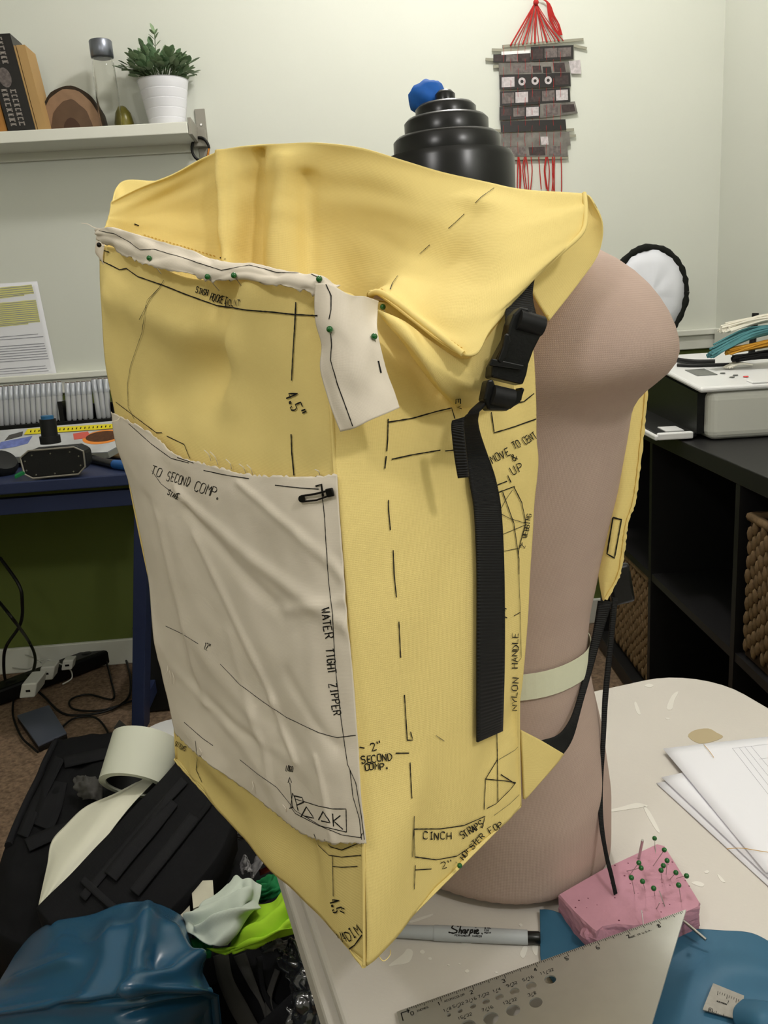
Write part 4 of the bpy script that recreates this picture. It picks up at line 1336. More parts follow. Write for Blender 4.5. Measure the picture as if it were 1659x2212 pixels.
tag(mk('ruler_markings', ink([[(1551 + 5 * k, 2141 + 2.0 * k), (1549.6 + 5 * k, 2146 + (4 if k % 4 == 0 else 0) + 2.0 * k)] for k in range(10)] + [[(1530 + 4 * k, 2186 + 1.6 * k), (1531.5 + 4 * k, 2181 - (3 if k % 4 == 0 else 0) + 1.6 * k)] for k in range(12)] + text('1', (1568, 2167), (1576, 2170), 7) + text('8L', (1529, 2183), (1544, 2188), 7) + text('RUSTPROOF', (1548, 2164), (1571, 2172), 2.4), ['sruler'], .0003, .0003, 2), 'ink', sr, smooth=False), kind='stuff')
fo = [[(1604, 2158, TZ + .012), (1640, 2160, TZ + .018), (1700, 2170, TZ + .016)], [(1586, 2176, TZ + .013), (1640, 2185, TZ + .026), (1700, 2190, TZ + .024)], [(1584, 2200, TZ + .012), (1640, 2215, TZ + .024), (1700, 2220, TZ + .022)], [(1602, 2235, TZ + .010), (1640, 2240, TZ + .014), (1700, 2250, TZ + .012)]]
tag(mk('blue_cloth_fold', pad(grid(zs(fo), 24, 24), 24, 24, TZ + .006), 'bluecloth'), 'rolled-over bulge of blue cloth covering the end of the steel ruler', 'cloth')


# sheets of paper
def sheet(c, top, side, z, lab, lines=None):
    p0 = at_z(*c, z)
    a = (at_z(*top, z) - p0).normalized()
    b = (at_z(*side, z) - p0)
    b = (b - a * b.dot(a)).normalized()
    pts = []
    ctrl = [[p0 + a * (.279 * i / 3) + b * (.216 * j / 3) + V3((0, 0, .0004 * ((i + j) % 2))) for i in range(4)] for j in range(4)]
    g = grid(ctrl, 12, 12)
    o = mk('paper_sheet', g, 'paper', solid=.0003)
    tag(o, lab, 'paper', 'loose papers on the table')
    return o, g


sheet((1418, 1692), (1560, 1660), (1600, 1888), TZ + .0012, 'blank white sheet lowest in the loose pile on the table')
sheet((1429, 1679), (1560, 1652), (1600, 1858), TZ + .0034, 'white sheet in the middle of the loose pile on the table')
o, g = sheet((1432, 1617), (1659, 1592), (1463, 1669), TZ + .0056, 'white sheet with a ruled drawing on top of the loose pile')
reg('sheetA', g)
for st in ([(1582, 1617), (1659, 1608)], [(1582, 1617), (1659, 1716)], [(1597, 1616), (1659, 1696)], [(1609, 1614), (1659, 1676)], [(1622, 1612), (1659, 1656)], [(1640, 1640), (1659, 1638)]):
    mk('drawn_line', ink([st], ['sheetA'], .0004, .0003, 8), 'print', o, smooth=False)
tag(mk('thread_scrap', tube(curve([at_z(1520, 1608, TZ + .0075), at_z(1532, 1622, TZ + .0078), at_z(1542, 1636, TZ + .0078)], 10), .0003, 5), 'thread'), 'short yellow thread scrap lying on the drawing sheet', 'thread')
tag(mk('thread_scrap', tube(curve([at_z(1570, 1834, TZ + .0058), at_z(1600, 1832, TZ + .0072), at_z(1640, 1838, TZ + .0074), at_z(1690, 1846, TZ + .0075)], 14), .0003, 5), 'thread'), 'long yellow thread scrap near the pointed ends of the papers', 'thread')

# ================================================================== BACK WALL: SHELF AND WHAT STANDS ON IT
SD = .15                                        # shelf depth
zt = at_w(202, 273, SD).z
pe = at_w(404, 270, SD)
xe = (pe - WP).dot(WV)


def wbox(u0, u1, o0, o1, z0, z1):
    c = WP + WV * ((u0 + u1) / 2) + WN * ((o0 + o1) / 2)
    return boxm((c.x, c.y, (z0 + z1) / 2), WV * ((u1 - u0) / 2), WN * ((o1 - o0) / 2), V3((0, 0, (z1 - z0) / 2)))


def wu(x, y, off):
    return (at_w(x, y, off) - WP).dot(WV)


def wp(u, off, z):
    p = WP + WV * u + WN * off
    return V3((p.x, p.y, z))


sh = empty('wall_shelf', wp(xe - .4, .07, zt - .03), 'white wall shelf board holding books and a potted plant', 'shelf')
mk('shelf_board', wbox(xe - 1.0, xe, .006, SD, zt - .029, zt), 'trim', sh, smooth=False, bevel=.002)
mk('shelf_rail', wbox(xe - 1.0, xe - .01, .001, .012, zt - .05, zt - .029), 'trim', sh, smooth=False)
b0 = wu(433, 260, .01)
br = mk('bracket', wbox(b0 - .014, b0 + .014, .0, .006, at_w(436, 345, .01).z, at_w(436, 234, .01).z), 'bracket', sh, smooth=False, bevel=.001)
mk('bracket_arm', wbox(xe + .001, xe + .010, .003, SD - .01, zt - .030, zt + .012), 'bracket', br, smooth=False, bevel=.001)
mk('bracket_arm', wbox(xe - .004, b0 + .012, .006, .03, zt - .040, zt + .006), 'bracket', br, smooth=False, bevel=.001)
mk('screw', lathe([(.004, 0), (.003, .002)], wp(b0, .006, zt + .02), 10, WN), 'steel', br)
# carabiner ring hanging from the bracket
cc = at_w(433, 322, .035)
cr = empty('carabiner', cc, 'steel carabiner with an amber gate hanging from the shelf bracket', 'carabiner')
mk('carabiner_body', tube([cc + WV * (.024 * math.cos(a)) + V3((0, 0, .030 * math.sin(a))) for a in [2 * math.pi * k / 24 for k in range(22)]], .0038, 8), 'darksteel', cr)
mk('carabiner_gate', tube([cc + WV * (.024 * math.cos(a)) + V3((0, 0, .030 * math.sin(a))) for a in (2 * math.pi * 21 / 24, 2 * math.pi * 24.2 / 24)], .0032, 8), 'brass', cr)


# books
def book(u0, u1, z1, o0, o1, lean, cover, lab, grp, pages='pages', print_=None):
    c0 = wp((u0 + u1) / 2, (o0 + o1) / 2, zt)
    r = empty('book', c0, lab, 'book', grp)
    def sheer(g):
        return [V3(v) + WV * (lean * (v[2] - zt)) for v in g[0]], g[1]
    t = min(.003, (u1 - u0) * .16)
    z0 = zt + .0005
    mk('cover', sheer(join(wbox(u0, u0 + t, o0, o1, z0, z1), wbox(u1 - t, u1, o0, o1, z0, z1), wbox(u0 + t, u1 - t, o1 - .003, o1, z0, z1))[:2]), cover, r, smooth=False)
    mk('pages', sheer(wbox(u0 + t, u1 - t, o0 + .003, o1 - .003, z0 + .004, z1 - .004)), pages, r, smooth=False)
    return r, sheer


ob = SD - .012
zk = at_w(20, 72, ob).z
ub = wu(18, 280, ob)
r, shr = book(ub, ub + .070, zk, .05, ob, -.12, 'bookblack', 'thick black book with pale lettered spine on the shelf', 'books on the shelf')
# spine lettering and picture
sp = []
random.seed(5)
for (va, vb, cols) in ((.70, .97, 2), (.06, .44, 2)):
    for cidx in range(cols):
        z = zt + (zk - zt) * va
        ua = ub + .010 + cidx * .022
        while z < zt + (zk - zt) * vb:
            hgt = random.uniform(.006, .010)
            for q in (wbox(ua, ua + .003, ob, ob + .0006, z, z + hgt), wbox(ua + .012, ua + .015, ob, ob + .0006, z, z + hgt), wbox(ua, ua + .015, ob, ob + .0006, z + hgt * random.choice((.3, .6)), z + hgt * .6 + .0025)):
                sp.append(shr(q))
            z += hgt + .0035
tag(mk('spine_lettering', join(*sp)[:2], 'bookprint', r, smooth=False), kind='stuff')
mk('spine_picture', shr(prism([wp(ub + .012 + .016 * (1 + math.cos(a)), ob, zt + (zk - zt) * .56 + .024 * math.sin(a)) for a in [2 * math.pi * k / 14 for k in range(14)]], WN * .0006)), 'frame1', r, smooth=False)
un = wu(66, 275, ob)
book(un + .002, un + .016, at_w(44, 97, ob).z, .055, ob - .002, -.115, 'tan', 'thin tan notebook leaning on the thick black book', 'books on the shelf')
book(un + .018, un + .040, at_w(52, 96, ob).z, .055, ob - .002, -.115, 'tan', 'wider tan notebook leaning beside the wood slice', 'books on the shelf')
uo = wu(2, 285, ob)
book(uo - .030, uo - .006, zt + (zk - zt) * .62, .015, ob - .004, -.12, 'tan2', 'orange-brown notebook on the other side of the black book', 'books on the shelf')
book(uo - .004, uo + .016, zt + (zk - zt) * .30, .015, ob - .004, -.12, 'tan2', 'short orange-brown pocket book at the foot of the black book', 'books on the shelf')

# wood slice (a round log slice standing behind the front of the shelf, lower part cut flat)
u1_, u2_ = wu(88, 274, .08), wu(232, 270, .08)
wc, wr2 = (u1_ + u2_) / 2, (u2_ - u1_) / 2
zr = at_w(140, 187, .08).z - zt


def half(rx, rz, o0, o1, seed=0.0):
    pts = []
    for k in range(25):
        a = math.pi * k / 24
        d = 1 + .05 * noise.noise(V3((math.cos(a) * 3, math.sin(a) * 3, seed)))
        pts.append(wp(wc + rx * d * math.cos(a) - .004, o0, zt + .0005 + rz * d * math.sin(a)))
    return prism(pts, WN * (o1 - o0))


ws = empty('wood_slice', wp(wc, .07, zt), 'bark-edged half-round wood slice between the notebooks and the glass bottle', 'wood slice')
mk('bark', half(wr2, zr, .05, .085), 'bark', ws, smooth=False)
mk('outer_ring', half(wr2 * .90, zr * .93, .085, .0865, 2), 'wood1', ws, smooth=False)
mk('heartwood', half(wr2 * .62, zr * .70, .0866, .0876, 5), 'wood2', ws, smooth=False)
mk('core', half(wr2 * .26, zr * .32, .0877, .0886, 8), 'wood3', ws, smooth=False)

# glass bottle
ubt = wu(240, 268, .09)
bt = wp(ubt, .09, zt)
zb_ = at_w(232, 120, .09).z - zt
zc_ = at_w(228, 88, .09).z - zt
rb = .030
bo = empty('glass_bottle', bt, 'clear glass bottle with brushed metal cap between wood slice and plant', 'bottle')
mk('bottle_glass', lathe([(.004, .001), (rb, .002), (rb, zb_ * .80), (rb * .93, zb_ * .90), (rb * .86, zb_ * .94), (rb * .86, zb_), (rb * .80, zb_), (rb * .80, zb_ * .93), (rb * .90, zb_ * .80), (rb * .92, .006), (.004, .005)], bt, 32), 'glass', bo)
mk('bottle_cap', lathe([(rb * .92, zb_ - .006), (rb * .98, zb_ - .004), (rb * .98, zc_ - .002), (rb * .94, zc_), (.003, zc_ + .0005)], bt, 32), 'cap', bo)
lm = wp(ubt + .026, .045, zt + .036)
tag(mk('olive_bottle_plug', lathe([(.004, -.035), (.022, -.034), (.026, -.01), (.020, .016), (.010, .030), (.003, .034)], lm, 20), 'olive'), 'small olive-green glass lump behind the clear bottle', 'ornament')

# potted plant
up_ = wu(362, 264, .075)
pc = wp(up_, .075, zt)
hp = at_w(362, 176, .075).z - zt
pr0, pr1 = .046, .066
pl = empty('potted_plant', pc, 'small leafy green plant in a ribbed white pot on the shelf', 'plant')
prof = [(.004, .001), (pr0, .001)]
for k in range(5):
    f0, f1 = k / 5, (k + .86) / 5
    prof += [(pr0 + (pr1 - pr0) * f0 + .0009, hp * f0 + .002), (pr0 + (pr1 - pr0) * f1 + .0009, hp * f1), (pr0 + (pr1 - pr0) * f1, hp * f1 + .001), (pr0 + (pr1 - pr0) * (k + 1) / 5, hp * (k + 1) / 5 - .001)]
prof += [(pr1 + .002, hp), (pr1 - .004, hp), (pr1 - .008, hp - .012), (.003, hp - .012)]
mk('pot', lathe(prof, pc, 40), 'pot', pl)
mk('soil', lathe([(pr1 - .008, hp - .0118), (.002, hp - .004)], pc, 24), 'soil', pl)
Lv = [V3((0, 0, 0)), V3((.3, -.22, .06)), V3((.3, .22, .06)), V3((.65, -.26, .10)), V3((.65, .26, .10)), V3((.88, -.14, .08)), V3((.88, .14, .08)), V3((1, 0, .05)), V3((.5, 0, .0)), V3((.8, 0, .02))]
Lf = [(0, 1, 8), (0, 8, 2), (1, 3, 9, 8), (8, 9, 4, 2), (3, 5, 9), (9, 6, 4), (5, 7, 9), (9, 7, 6)]
lms = []
for nm_, mm in (('leaf_light', 'leaf'), ('leaf_dark', 'leaf2')):
    me = bpy.data.meshes.new(nm_)
    me.from_pydata([tuple(v) for v in Lv], [], Lf)
    me.materials.append(M[mm])
    for p in me.polygons: p.use_smooth = True
    lms.append(me)
random.seed(11)
top0 = pc + V3((0, 0, hp))
nleaf = 0


def leaf(p, d, s):
    global nleaf
    o = bpy.data.objects.new('leaf', lms[0 if random.random() < .6 else 1])
    COL.objects.link(o)
    o.parent = pl
    o.location = p - pl.location
    x = d.normalized()
    y = x.cross(V3((random.uniform(-.4, .4), random.uniform(-.4, .4), 1))).normalized()
    z = x.cross(y)
    if z.z < 0: y, z = -y, -z
    o.rotation_euler = Matrix((x, y, z)).transposed().to_euler()
    o.scale = (s, s, s)
    nleaf += 1


for k in range(64):
    an = random.uniform(0, 2 * math.pi)
    out_ = random.uniform(.1, 1) ** .7
    tall = 1 - out_ * .75
    tip = top0 + V3((math.cos(an) * out_ * .100, math.sin(an) * out_ * .065, random.uniform(.03, .105) * tall + .006))
    if (tip - WP).dot(WN) < .012: tip = tip + WN * (.014 - (tip - WP).dot(WN))
    base = top0 + V3((math.cos(an) * .018, math.sin(an) * .018, -.010))
    mid = base.lerp(tip, .55) + V3((0, 0, .012))
    pts = curve([base, mid, tip], 6)
    mk('stem', tube(pts, .0011, 4), 'stem', pl)
    for j in (3, 4, 5, 6):
        t = (pts[j] - pts[j - 1]).normalized()
        sd_ = t.cross(ZV)
        sd_ = sd_.normalized() if sd_.length > .01 else V3((1, 0, 0))
        for s_ in ((1,) if j == 6 else (random.choice((-1, 1)),)):
            dv = (t * .8 + sd_ * s_ * random.uniform(.4, 1) + V3((0, 0, random.uniform(-.15, .5)))) if j < 6 else t + V3((0, 0, .2))
            q = pts[j] + dv.normalized() * .026
            if (q - WP).dot(WN) < .008: dv = dv + WN * .8
            leaf(pts[j], dv, random.uniform(.026, .036))
tall_ = curve([top0, top0 + WV * -.010 + V3((0, 0, .05)), at_w(334, 75, .075)], 8)
mk('stem', tube(tall_, .0012, 4), 'stem', pl)
for j in range(3, 9):
    for s_ in (-1, 1):
        leaf(tall_[j], V3((s_ * random.uniform(.5, .9), random.uniform(-.5, .2), .7)), random.uniform(.017, .024))
leaf(tall_[8], V3((-.35, 0, 1)), .030)

# printed sheet pinned to the wall
zz0, zz1 = at_w(90, 607, .004).z, at_w(110, 812, .004).z
ue0, ue1 = wu(80, 607, .004), wu(124, 815, .004)
WPW = .216
pp = [[wp(ue0 + (ue1 - ue0) * t - WPW + WPW * s, .003 + .006 * t * (1 if s < .9 else .4), zz0 + (zz1 - zz0) * t) for s in (0, .33, .66, 1)] for t in (0, .33, .66, 1)]
gW = grid(pp, 12, 12)
reg('wallpaper', gW)
pp_ = mk('wall_note', gW, 'paper', solid=.0003)
tag(pp_, 'printed text page with yellow highlighted paragraphs taped to the wall', 'paper')


def px8(x, y):
    return 0 + x / 8.847, 590 + y / 8.847


for (ya, yb, xa, xb, n_, hl) in ((300, 470, 610, 660, 5, True), (590, 1010, 690, 770, 12, True), (1220, 1270, 730, 830, 2, False), (1400, 1690, 850, 930, 7, False), (1830, 1925, 870, 930, 3, False)):
    for k in range(n_):
        y = ya + (yb - ya) * k / max(1, n_ - 1)
        x1 = xa + (xb - xa) * k / max(1, n_ - 1)
        if k == n_ - 1: x1 *= .7 if hl else 1
        a, b = px8(-300, y + 30), px8(x1, y - 60)
        if hl:
            g = ink([[a, b]], ['wallpaper'], .0066, .0006, 8)
            if g[0]: mk('highlight', g, 'highlight', pp_, smooth=False)
        g = ink([[a, b]], ['wallpaper'], .0017, .0010, 8)
        if g[0]: mk('print_line', g, 'print', pp_, smooth=False)

# film-strip hanging
hg = empty('film_weaving', at_w(1155, 330, .01), 'wall hanging of dark film strips woven on red threads', 'wall hanging')


def z3(x, y):
    return 1000 + x / 4.88, y / 4.88


def strip(a, b, c, d, m, off, frames=None, name='film_strip'):
    P = [at_w(*z3(*p), off) for p in (a, b, c, d)]
    o = mk(name, prism(P, WN * .0008), m, hg, smooth=False)
    for s0, s1, t0, t1, fm_ in frames or ():
        def q(s, t):
            return P[0].lerp(P[1], s).lerp(P[3].lerp(P[2], s), t) + WN * .001
        mk('frame', prism([q(s0, t0), q(s1, t0), q(s1, t1), q(s0, t1)], WN * .0004), fm_, o, smooth=False)
    return o, P


def ring(P, s, t, r0, r1, m, o):
    c = P[0].lerp(P[1], s).lerp(P[3].lerp(P[2], s), t) + WN * .0014
    V, F = [], []
    for k in range(16):
        a = 2 * math.pi * k / 16
        for r_ in (r0, r1):
            V.append(c + WV * (r_ * math.cos(a)) + V3((0, 0, r_ * math.sin(a))))
    F = [(2 * k, 2 * k + 1, 2 * ((k + 1) % 16) + 1, 2 * ((k + 1) % 16)) for k in range(16)]
    mk('ring_picture', (V, F), m, o, smooth=False)


strip((715, 495), (1165, 475), (1165, 625), (715, 650), 'film', .010, [(.05, .28, .15, .85, 'frame3'), (.32, .62, .15, .80, 'frame1'), (.64, .94, .15, .80, 'frame1')])
strip((320, 575), (712, 560), (712, 655), (320, 660), 'film', .009, [(.02, .3, .1, .8, 'frame3'), (.34, .66, .1, .9, 'frame1'), (.7, .98, .1, .9, 'frame3')])
strip((405, 545), (705, 530), (705, 560), (405, 580), 'white', .0095)
strip((375, 665), (1110, 650), (1130, 770), (380, 790), 'filmclear', .009, [(.2, .32, .15, .85, 'frame1'), (.34, .46, .15, .85, 'frame1'), (.48, .6, .3, .9, 'frame3'), (.62, .74, .4, .95, 'film'), (.78, .94, .1, .9, 'frame3')])
strip((1115, 645), (1235, 632), (1245, 780), (1140, 775), 'frame2', .008)
o, P = strip((385, 795), (1130, 765), (1135, 910), (385, 945), 'film', .010, [(.03, .21, .15, .85, 'frame2'), (.78, .97, .2, .85, 'frame3')])
for s in (.315, .50, .685): ring(P, s, .5, .0045, .0105, 'frame2', o)
strip((390, 965), (1125, 925), (1130, 1075), (390, 1120), 'film', .0095, [(.03, .2, .12, .85, 'frame1'), (.22, .4, .12, .85, 'frame2'), (.42, .58, .12, .85, 'frame3'), (.6, .78, .12, .85, 'frame1'), (.8, .97, .12, .85, 'frame2')])
strip((385, 1130), (810, 1110), (810, 1240), (385, 1268), 'film', .010, [(.04, .3, .15, .7, 'frame3'), (.34, .62, .12, .8, 'frame1'), (.66, .97, .12, .85, 'frame2')])
strip((812, 1095), (1180, 1070), (1210, 1195), (812, 1245), 'filmclear', .009, [(.1, .5, .1, .9, 'frame1'), (.6, .95, .2, .8, 'frame3')])
strip((395, 1280), (1080, 1258), (1090, 1370), (400, 1395), 'film', .010)
strip((350, 1415), (1120, 1390), (1135, 1535), (360, 1550), 'filmclear', .009, [(.60, .7, .3, .9, 'frame2')])
strip((390, 1555), (1100, 1525), (1105, 1650), (410, 1650), 'filmclear', .0095, [(.0, .13, .1, .9, 'white'), (.16, .38, .05, .9, 'frame1'), (.42, .66, .1, .9, 'frame3'), (.72, .9, .1, .9, 'frame1')])
strip((410, 1655), (1110, 1640), (1112, 1672), (412, 1690), 'stick', .0085)
for a, b in (((415, 490), (1270, 415)), ((305, 525), (700, 540)), ((1165, 480), (1305, 512)), ((238, 625), (320, 630)), ((320, 705), (380, 700)), ((340, 1375), (400, 1380)), ((1085, 1370), (1170, 1365)), ((1120, 1435), (1190, 1430))):
    mk('stick', span(at_w(*z3(*a), .0075), at_w(*z3(*b), .0075), .0012, .0035, ZV), 'stick', hg, smooth=False)
random.seed(3)
apx = (765, 35)
for k in range(14):
    x0 = 500 + 560 * k / 13
    pts = [at_w(*z3(apx[0] + random.uniform(-12, 12), apx[1]), .012), at_w(*z3(apx[0] + (x0 - apx[0]) * .5 + random.uniform(-8, 8), 250), .012), at_w(*z3(x0, 480 - 50 * k / 13), .012)]
    mk('thread', tube(curve(pts, 6), .0012 if k % 3 else .0024, 5), 'red', hg)
for k in range(9):
    x0 = 430 + 600 * k / 8
    mk('thread', tube([at_w(*z3(x0 + 4 * math.sin(j * 2.1 + k), 480 + (1670 - 480) * j / 12), .0085 + (.004 if (j + k) % 2 else 0)) for j in range(13)], .0005, 4), 'red', hg)
    nn = 3 if k in (1, 2, 3, 6, 7) else 1
    for q in range(nn):
        xa = x0 + random.uniform(-15, 15)
        mk('thread', tube(curve([at_w(*z3(xa, 1655), .010), at_w(*z3(xa + random.uniform(-20, 20), 1800), .010), at_w(*z3(xa + random.uniform(-35, 35), 2050 + random.uniform(-60, 60)), .010)], 8), .0015, 5), 'red', hg)
for k in range(7):
    mk('thread', tube(curve([at_w(*z3(790 + k * 8, -20), .012), at_w(*z3(880 + k * 6, 20 + k * 4), .014), at_w(*z3(900 + k * 10, 160), .014), at_w(*z3(940 + k * 12, 260 + 20 * math.sin(k)), .012), at_w(*z3(1010 + k * 6, 370), .012)], 12), .0014, 5), 'red', hg)
mk('knot', ball(at_w(*z3(770, 25), .014), .008, 10), 'red', hg)
g = ball((0, 0, 0), 1, 8)

# ================================================================== DESK ON THE LEFT
DZ = at_y(140, 1034, 1.95).z
DX1 = at_y(296, 1060, 1.95).x + .06
dk = empty('desk', (-1.1, 2.2, 0), 'navy blue painted wooden desk against the wall', 'desk')
DR = Matrix.Rotation(WA, 3, 'Z')


def dbox(x0, x1, y0, y1, z0, z1):
    """box in the desk's own directions: x along the wall, y distance in front of the wall"""
    return wbox(x0, x1, y0, y1, z0, z1)


df_ = -(V3((DX1, 1.95, 0)) - WP).dot(-WN)
dfo = (V3((-.75, 1.95, 0)) - WP).dot(WN)
dxr = (V3((DX1, 1.95, 0)) - WP).dot(WV)
mk('desk_top', dbox(-1.75, dxr, .03, dfo, DZ - .028, DZ), 'navy', dk, smooth=False, bevel=.003)
mk('drawer_rail', dbox(-1.70, dxr - .015, dfo - .06, dfo - .035, DZ - .085, DZ - .045), 'navy', dk, smooth=False, bevel=.002)
mk('back_rail', dbox(-1.70, dxr - .015, .06, .085, DZ - .11, DZ - .028), 'navy', dk, smooth=False)
lx = wu(308, 1560, dfo - .06)
mk('leg', span(at_y(311, 1090, 1.965), at_y(304, 1572, 1.985), .016, .030, V3((0, 1, 0))), 'navy', dk, smooth=False, bevel=.002)
for x_, o_ in ((lx, .08), (-1.68, dfo - .06), (-1.68, .08)):
    if True:
        p = wp(x_, o_, 0)
        mk('leg', boxm((p.x, p.y, (DZ - .028) / 2 + .002), WV * .021, WN * .021, V3((0, 0, (DZ - .034) / 2))), 'navy', dk, smooth=False, bevel=.002)
mk('foot_rail', dbox(lx - .018, lx + .018, .101, dfo - .081, .06, .10), 'navy', dk, smooth=False, bevel=.002)


def desk_at(x, y, h=0.0):
    return at_z(x, y, DZ + h)


# tiered marker rack with silver markers
mo = dfo - .36
ro = .22
rk = empty('marker_rack', wp(wu(110, 900, ro), ro, DZ), 'black stepped rack holding rows of silver markers', 'marker rack')
u0_, u1r = wu(-60, 900, ro), wu(262, 880, ro)
zrail = at_w(120, 915, ro).z
mk('front_lip', dbox(u0_, u1r, ro + .012, ro + .018, DZ + .001, zrail + .006), 'plastic', rk, smooth=False, bevel=.001)
mk('rack_floor', dbox(u0_, u1r, ro - .03, ro + .012, DZ + .001, zrail - .02), 'plastic', rk, smooth=False)
mk('back_board', dbox(u0_, u1r, ro - .04, ro - .032, DZ + .001, zrail + .045), 'plastic', rk, smooth=False)
for x in (-40, 133, 250):
    uu = wu(x, 880, ro)
    mk('divider', dbox(uu - .006, uu + .006, ro - .03, ro + .011, zrail - .02, zrail + .060), 'plastic', rk, smooth=False)
mkr = []


def marker(x0, y0, x1, y1, lab, grp):
    """x0, y0: top pixel; x1, y1: bottom pixel"""
    a, b = at_w(x1, y1, ro + .001), at_w(x0, y0, ro - .004)
    d = (b - a).normalized()
    L = (b - a).length
    r = empty('silver_marker', a, lab, 'marker', grp)
    mk('marker_barrel', lathe([(.0045, 0), (.0072, .004), (.0072, L * .30), (.0072, L * .66)], a, 14, d), 'silver', r)
    mk('marker_cap', lathe([(.0077, L * .66), (.0077, L * .97), (.0060, L * .985)], a, 14, d), 'silvercap', r)
    mk('end_dot', lathe([(.0058, L * .985), (.0055, L)], a, 12, d), 'tip', r)
    return r


for k in range(12):
    x = -2 + 11.6 * k
    marker(x + 2, 834 - .9 * k, x + 6, 921 - 1.1 * k, 'silver marker standing upright in the wide group of the rack', 'upright markers in the wide group')
for k in range(5):
    x = 143 + 11.6 * k
    marker(x + 2, 826 - .9 * k, x + 7, 909 - .9 * k, 'silver marker standing upright in the narrow group of the rack', 'upright markers in the narrow group')
for k in range(3):
    x = 200 + 13 * k
    marker(x + 2, 818 - .8 * k, x + 15 - 3 * k, 905 - 1.0 * k, 'silver marker leaning with its end raised at the edge of the rack', 'leaning markers at the end of the rack')

# magazines, yellow tape rule, cardboard
mz = empty('magazine', desk_at(120, 960), 'white magazine with an orange circle on its cover behind the black housing', 'magazine')
mz0, mz1, mz2 = desk_at(-40, 992, .030), desk_at(232, 975, .030), desk_at(120, 925, .088)
mzn = (mz1 - mz0).cross(mz2 - mz0).normalized()
if mzn.z < 0: mzn = -mzn


def mpx(x, y, h=0.0):
    return at_plane(x, y, mz0 + mzn * h, mzn)


q = [mpx(*p) for p in ((-60, 992), (-30, 932), (262, 908), (270, 955), (232, 976))]
mk('cover', prism(q, mzn * -.003), 'magwhite', mz, smooth=False)
mk('page_block', prism([p - mzn * .0032 for p in q], mzn * -.018), 'pages', mz, smooth=False)


def cov(pts, m, n, h=.0004):
    return mk(n, prism([mpx(*p, .0002) for p in pts], mzn * h), m, mz, smooth=False)


el = [(222 + 44 * math.cos(a) - 3 * math.sin(a), 944 + 15 * math.sin(a) - 5 * math.cos(a)) for a in [2 * math.pi * k / 24 for k in range(24)]]
cov(el, 'orange', 'orange_circle')
cov([(222 + 37 * math.cos(a), 943 + 11 * math.sin(a) - 4 * math.cos(a)) for a in [2 * math.pi * k / 24 for k in range(24)]], 'brownp', 'picture', .0008)
cov([(158, 937), (190, 932), (196, 945), (160, 950)], 'redp', 'picture', .0005)
cov([(2, 955), (70, 942), (60, 958), (30, 966), (-10, 972)], 'bluep', 'picture', .0005)
cov([(20, 940), (50, 932), (48, 942), (10, 952)], 'grey', 'picture', .0005)
yr = mk('tape_rule', prism([mpx(*p, .002) for p in ((52, 939), (60, 927), (258, 915), (256, 925))], mzn * .001), 'magyellow', smooth=False)
tag(yr, 'yellow printed tape rule lying across the magazine', 'tape rule')
reg('rule', prism([mpx(*p, .002) for p in ((52, 939), (60, 927), (258, 915), (256, 925))], mzn * .001))
tag(mk('rule_marks', ink([[(66 + 9 * k, 934 - .58 * k), (67 + 9 * k, 930 - .58 * k)] for k in range(20)], ['rule'], .003, .0006, 2), 'ink', yr, smooth=False), kind='stuff')
tag(mk('cardboard_piece', prism([desk_at(*p, .002) for p in ((236, 988), (275, 964), (300, 962), (300, 992))], V3((0, 0, .004))), 'card', smooth=False), 'folded scrap of brown cardboard behind the blue-handled tool', 'cardboard')
tl_ = empty('hand_tool', desk_at(230, 1000), 'black and blue handled tool lying on the desk beside the housing', 'tool')
a, b, c = desk_at(190, 990, .011), desk_at(248, 1003, .011), desk_at(300, 1010, .011)
mk('handle', tube(curve([a, b], 6), [.011, .012, .011, .010, .010, .011, .012], 12), 'plastic', tl_)
mk('grip', tube([b, c], [.012, .013], 12), 'bluetool', tl_)
mk('grip_ring', lathe([(.0125, 0), (.0125, .008)], a, 14, b - a), 'bluetool', tl_)

# black camera housing with screws and a blue capped stem
hb = at_z(118, 1033, DZ + .002)
hy = hb.y
hs = empty('camera_housing', hb, 'black screwed underwater camera housing with blue-topped stem on the desk', 'camera housing')


def hpx(x, y, dy=0.0):
    return at_y(x, y, hy + dy)


def z6(x, y):
    return x / 4.88, 780 + y / 4.88


oct_ = [z6(*p) for p in ((215, 1020), (300, 945), (780, 905), (880, 950), (900, 1110), (830, 1190), (350, 1235), (260, 1190))]
front = [hpx(*p) for p in oct_]
mk('front_plate', prism(front, V3((0, .012, 0))), 'device', hs, smooth=False, bevel=.004)
cF = sum(front, V3((0, 0, 0))) / 8
mk('body', prism([cF + (p - cF) * .97 + V3((0, .0125, 0)) for p in front], V3((0, .055, 0))), 'device', hs, smooth=False, bevel=.008)
mk('rim', tube([cF + (p - cF) * 1.0 + V3((0, -.001, 0)) for p in front + front[:1]], .0022, 6), 'bracket', hs)
for p in ((335, 995), (530, 975), (735, 958), (828, 1003), (850, 1100), (775, 1165), (578, 1185), (380, 1200), (280, 1155), (262, 1058)):
    mk('screw', lathe([(.0022, 0), (.0016, .0012)], hpx(*z6(*p)), 8, V3((0, -1, 0))), 'steel', hs)
sa, sb = hpx(*z6(530, 830), .035), hpx(*z6(500, 610), .035)
mk('stem', tube([sa, sb], .019, 20), 'device', hs)
mk('stem_collar', tube([sa + V3((0, 0, -.008)), sa + V3((0, 0, .010))], .024, 20), 'device', hs)
mk('stem_cap', tube([sb, sb + (sb - sa).normalized() * .008], .0145, 20), 'devblue', hs)
tb2 = [hpx(*z6(*p), -.004) for p in ((150, 1215), (250, 1165), (262, 1195), (160, 1245))]
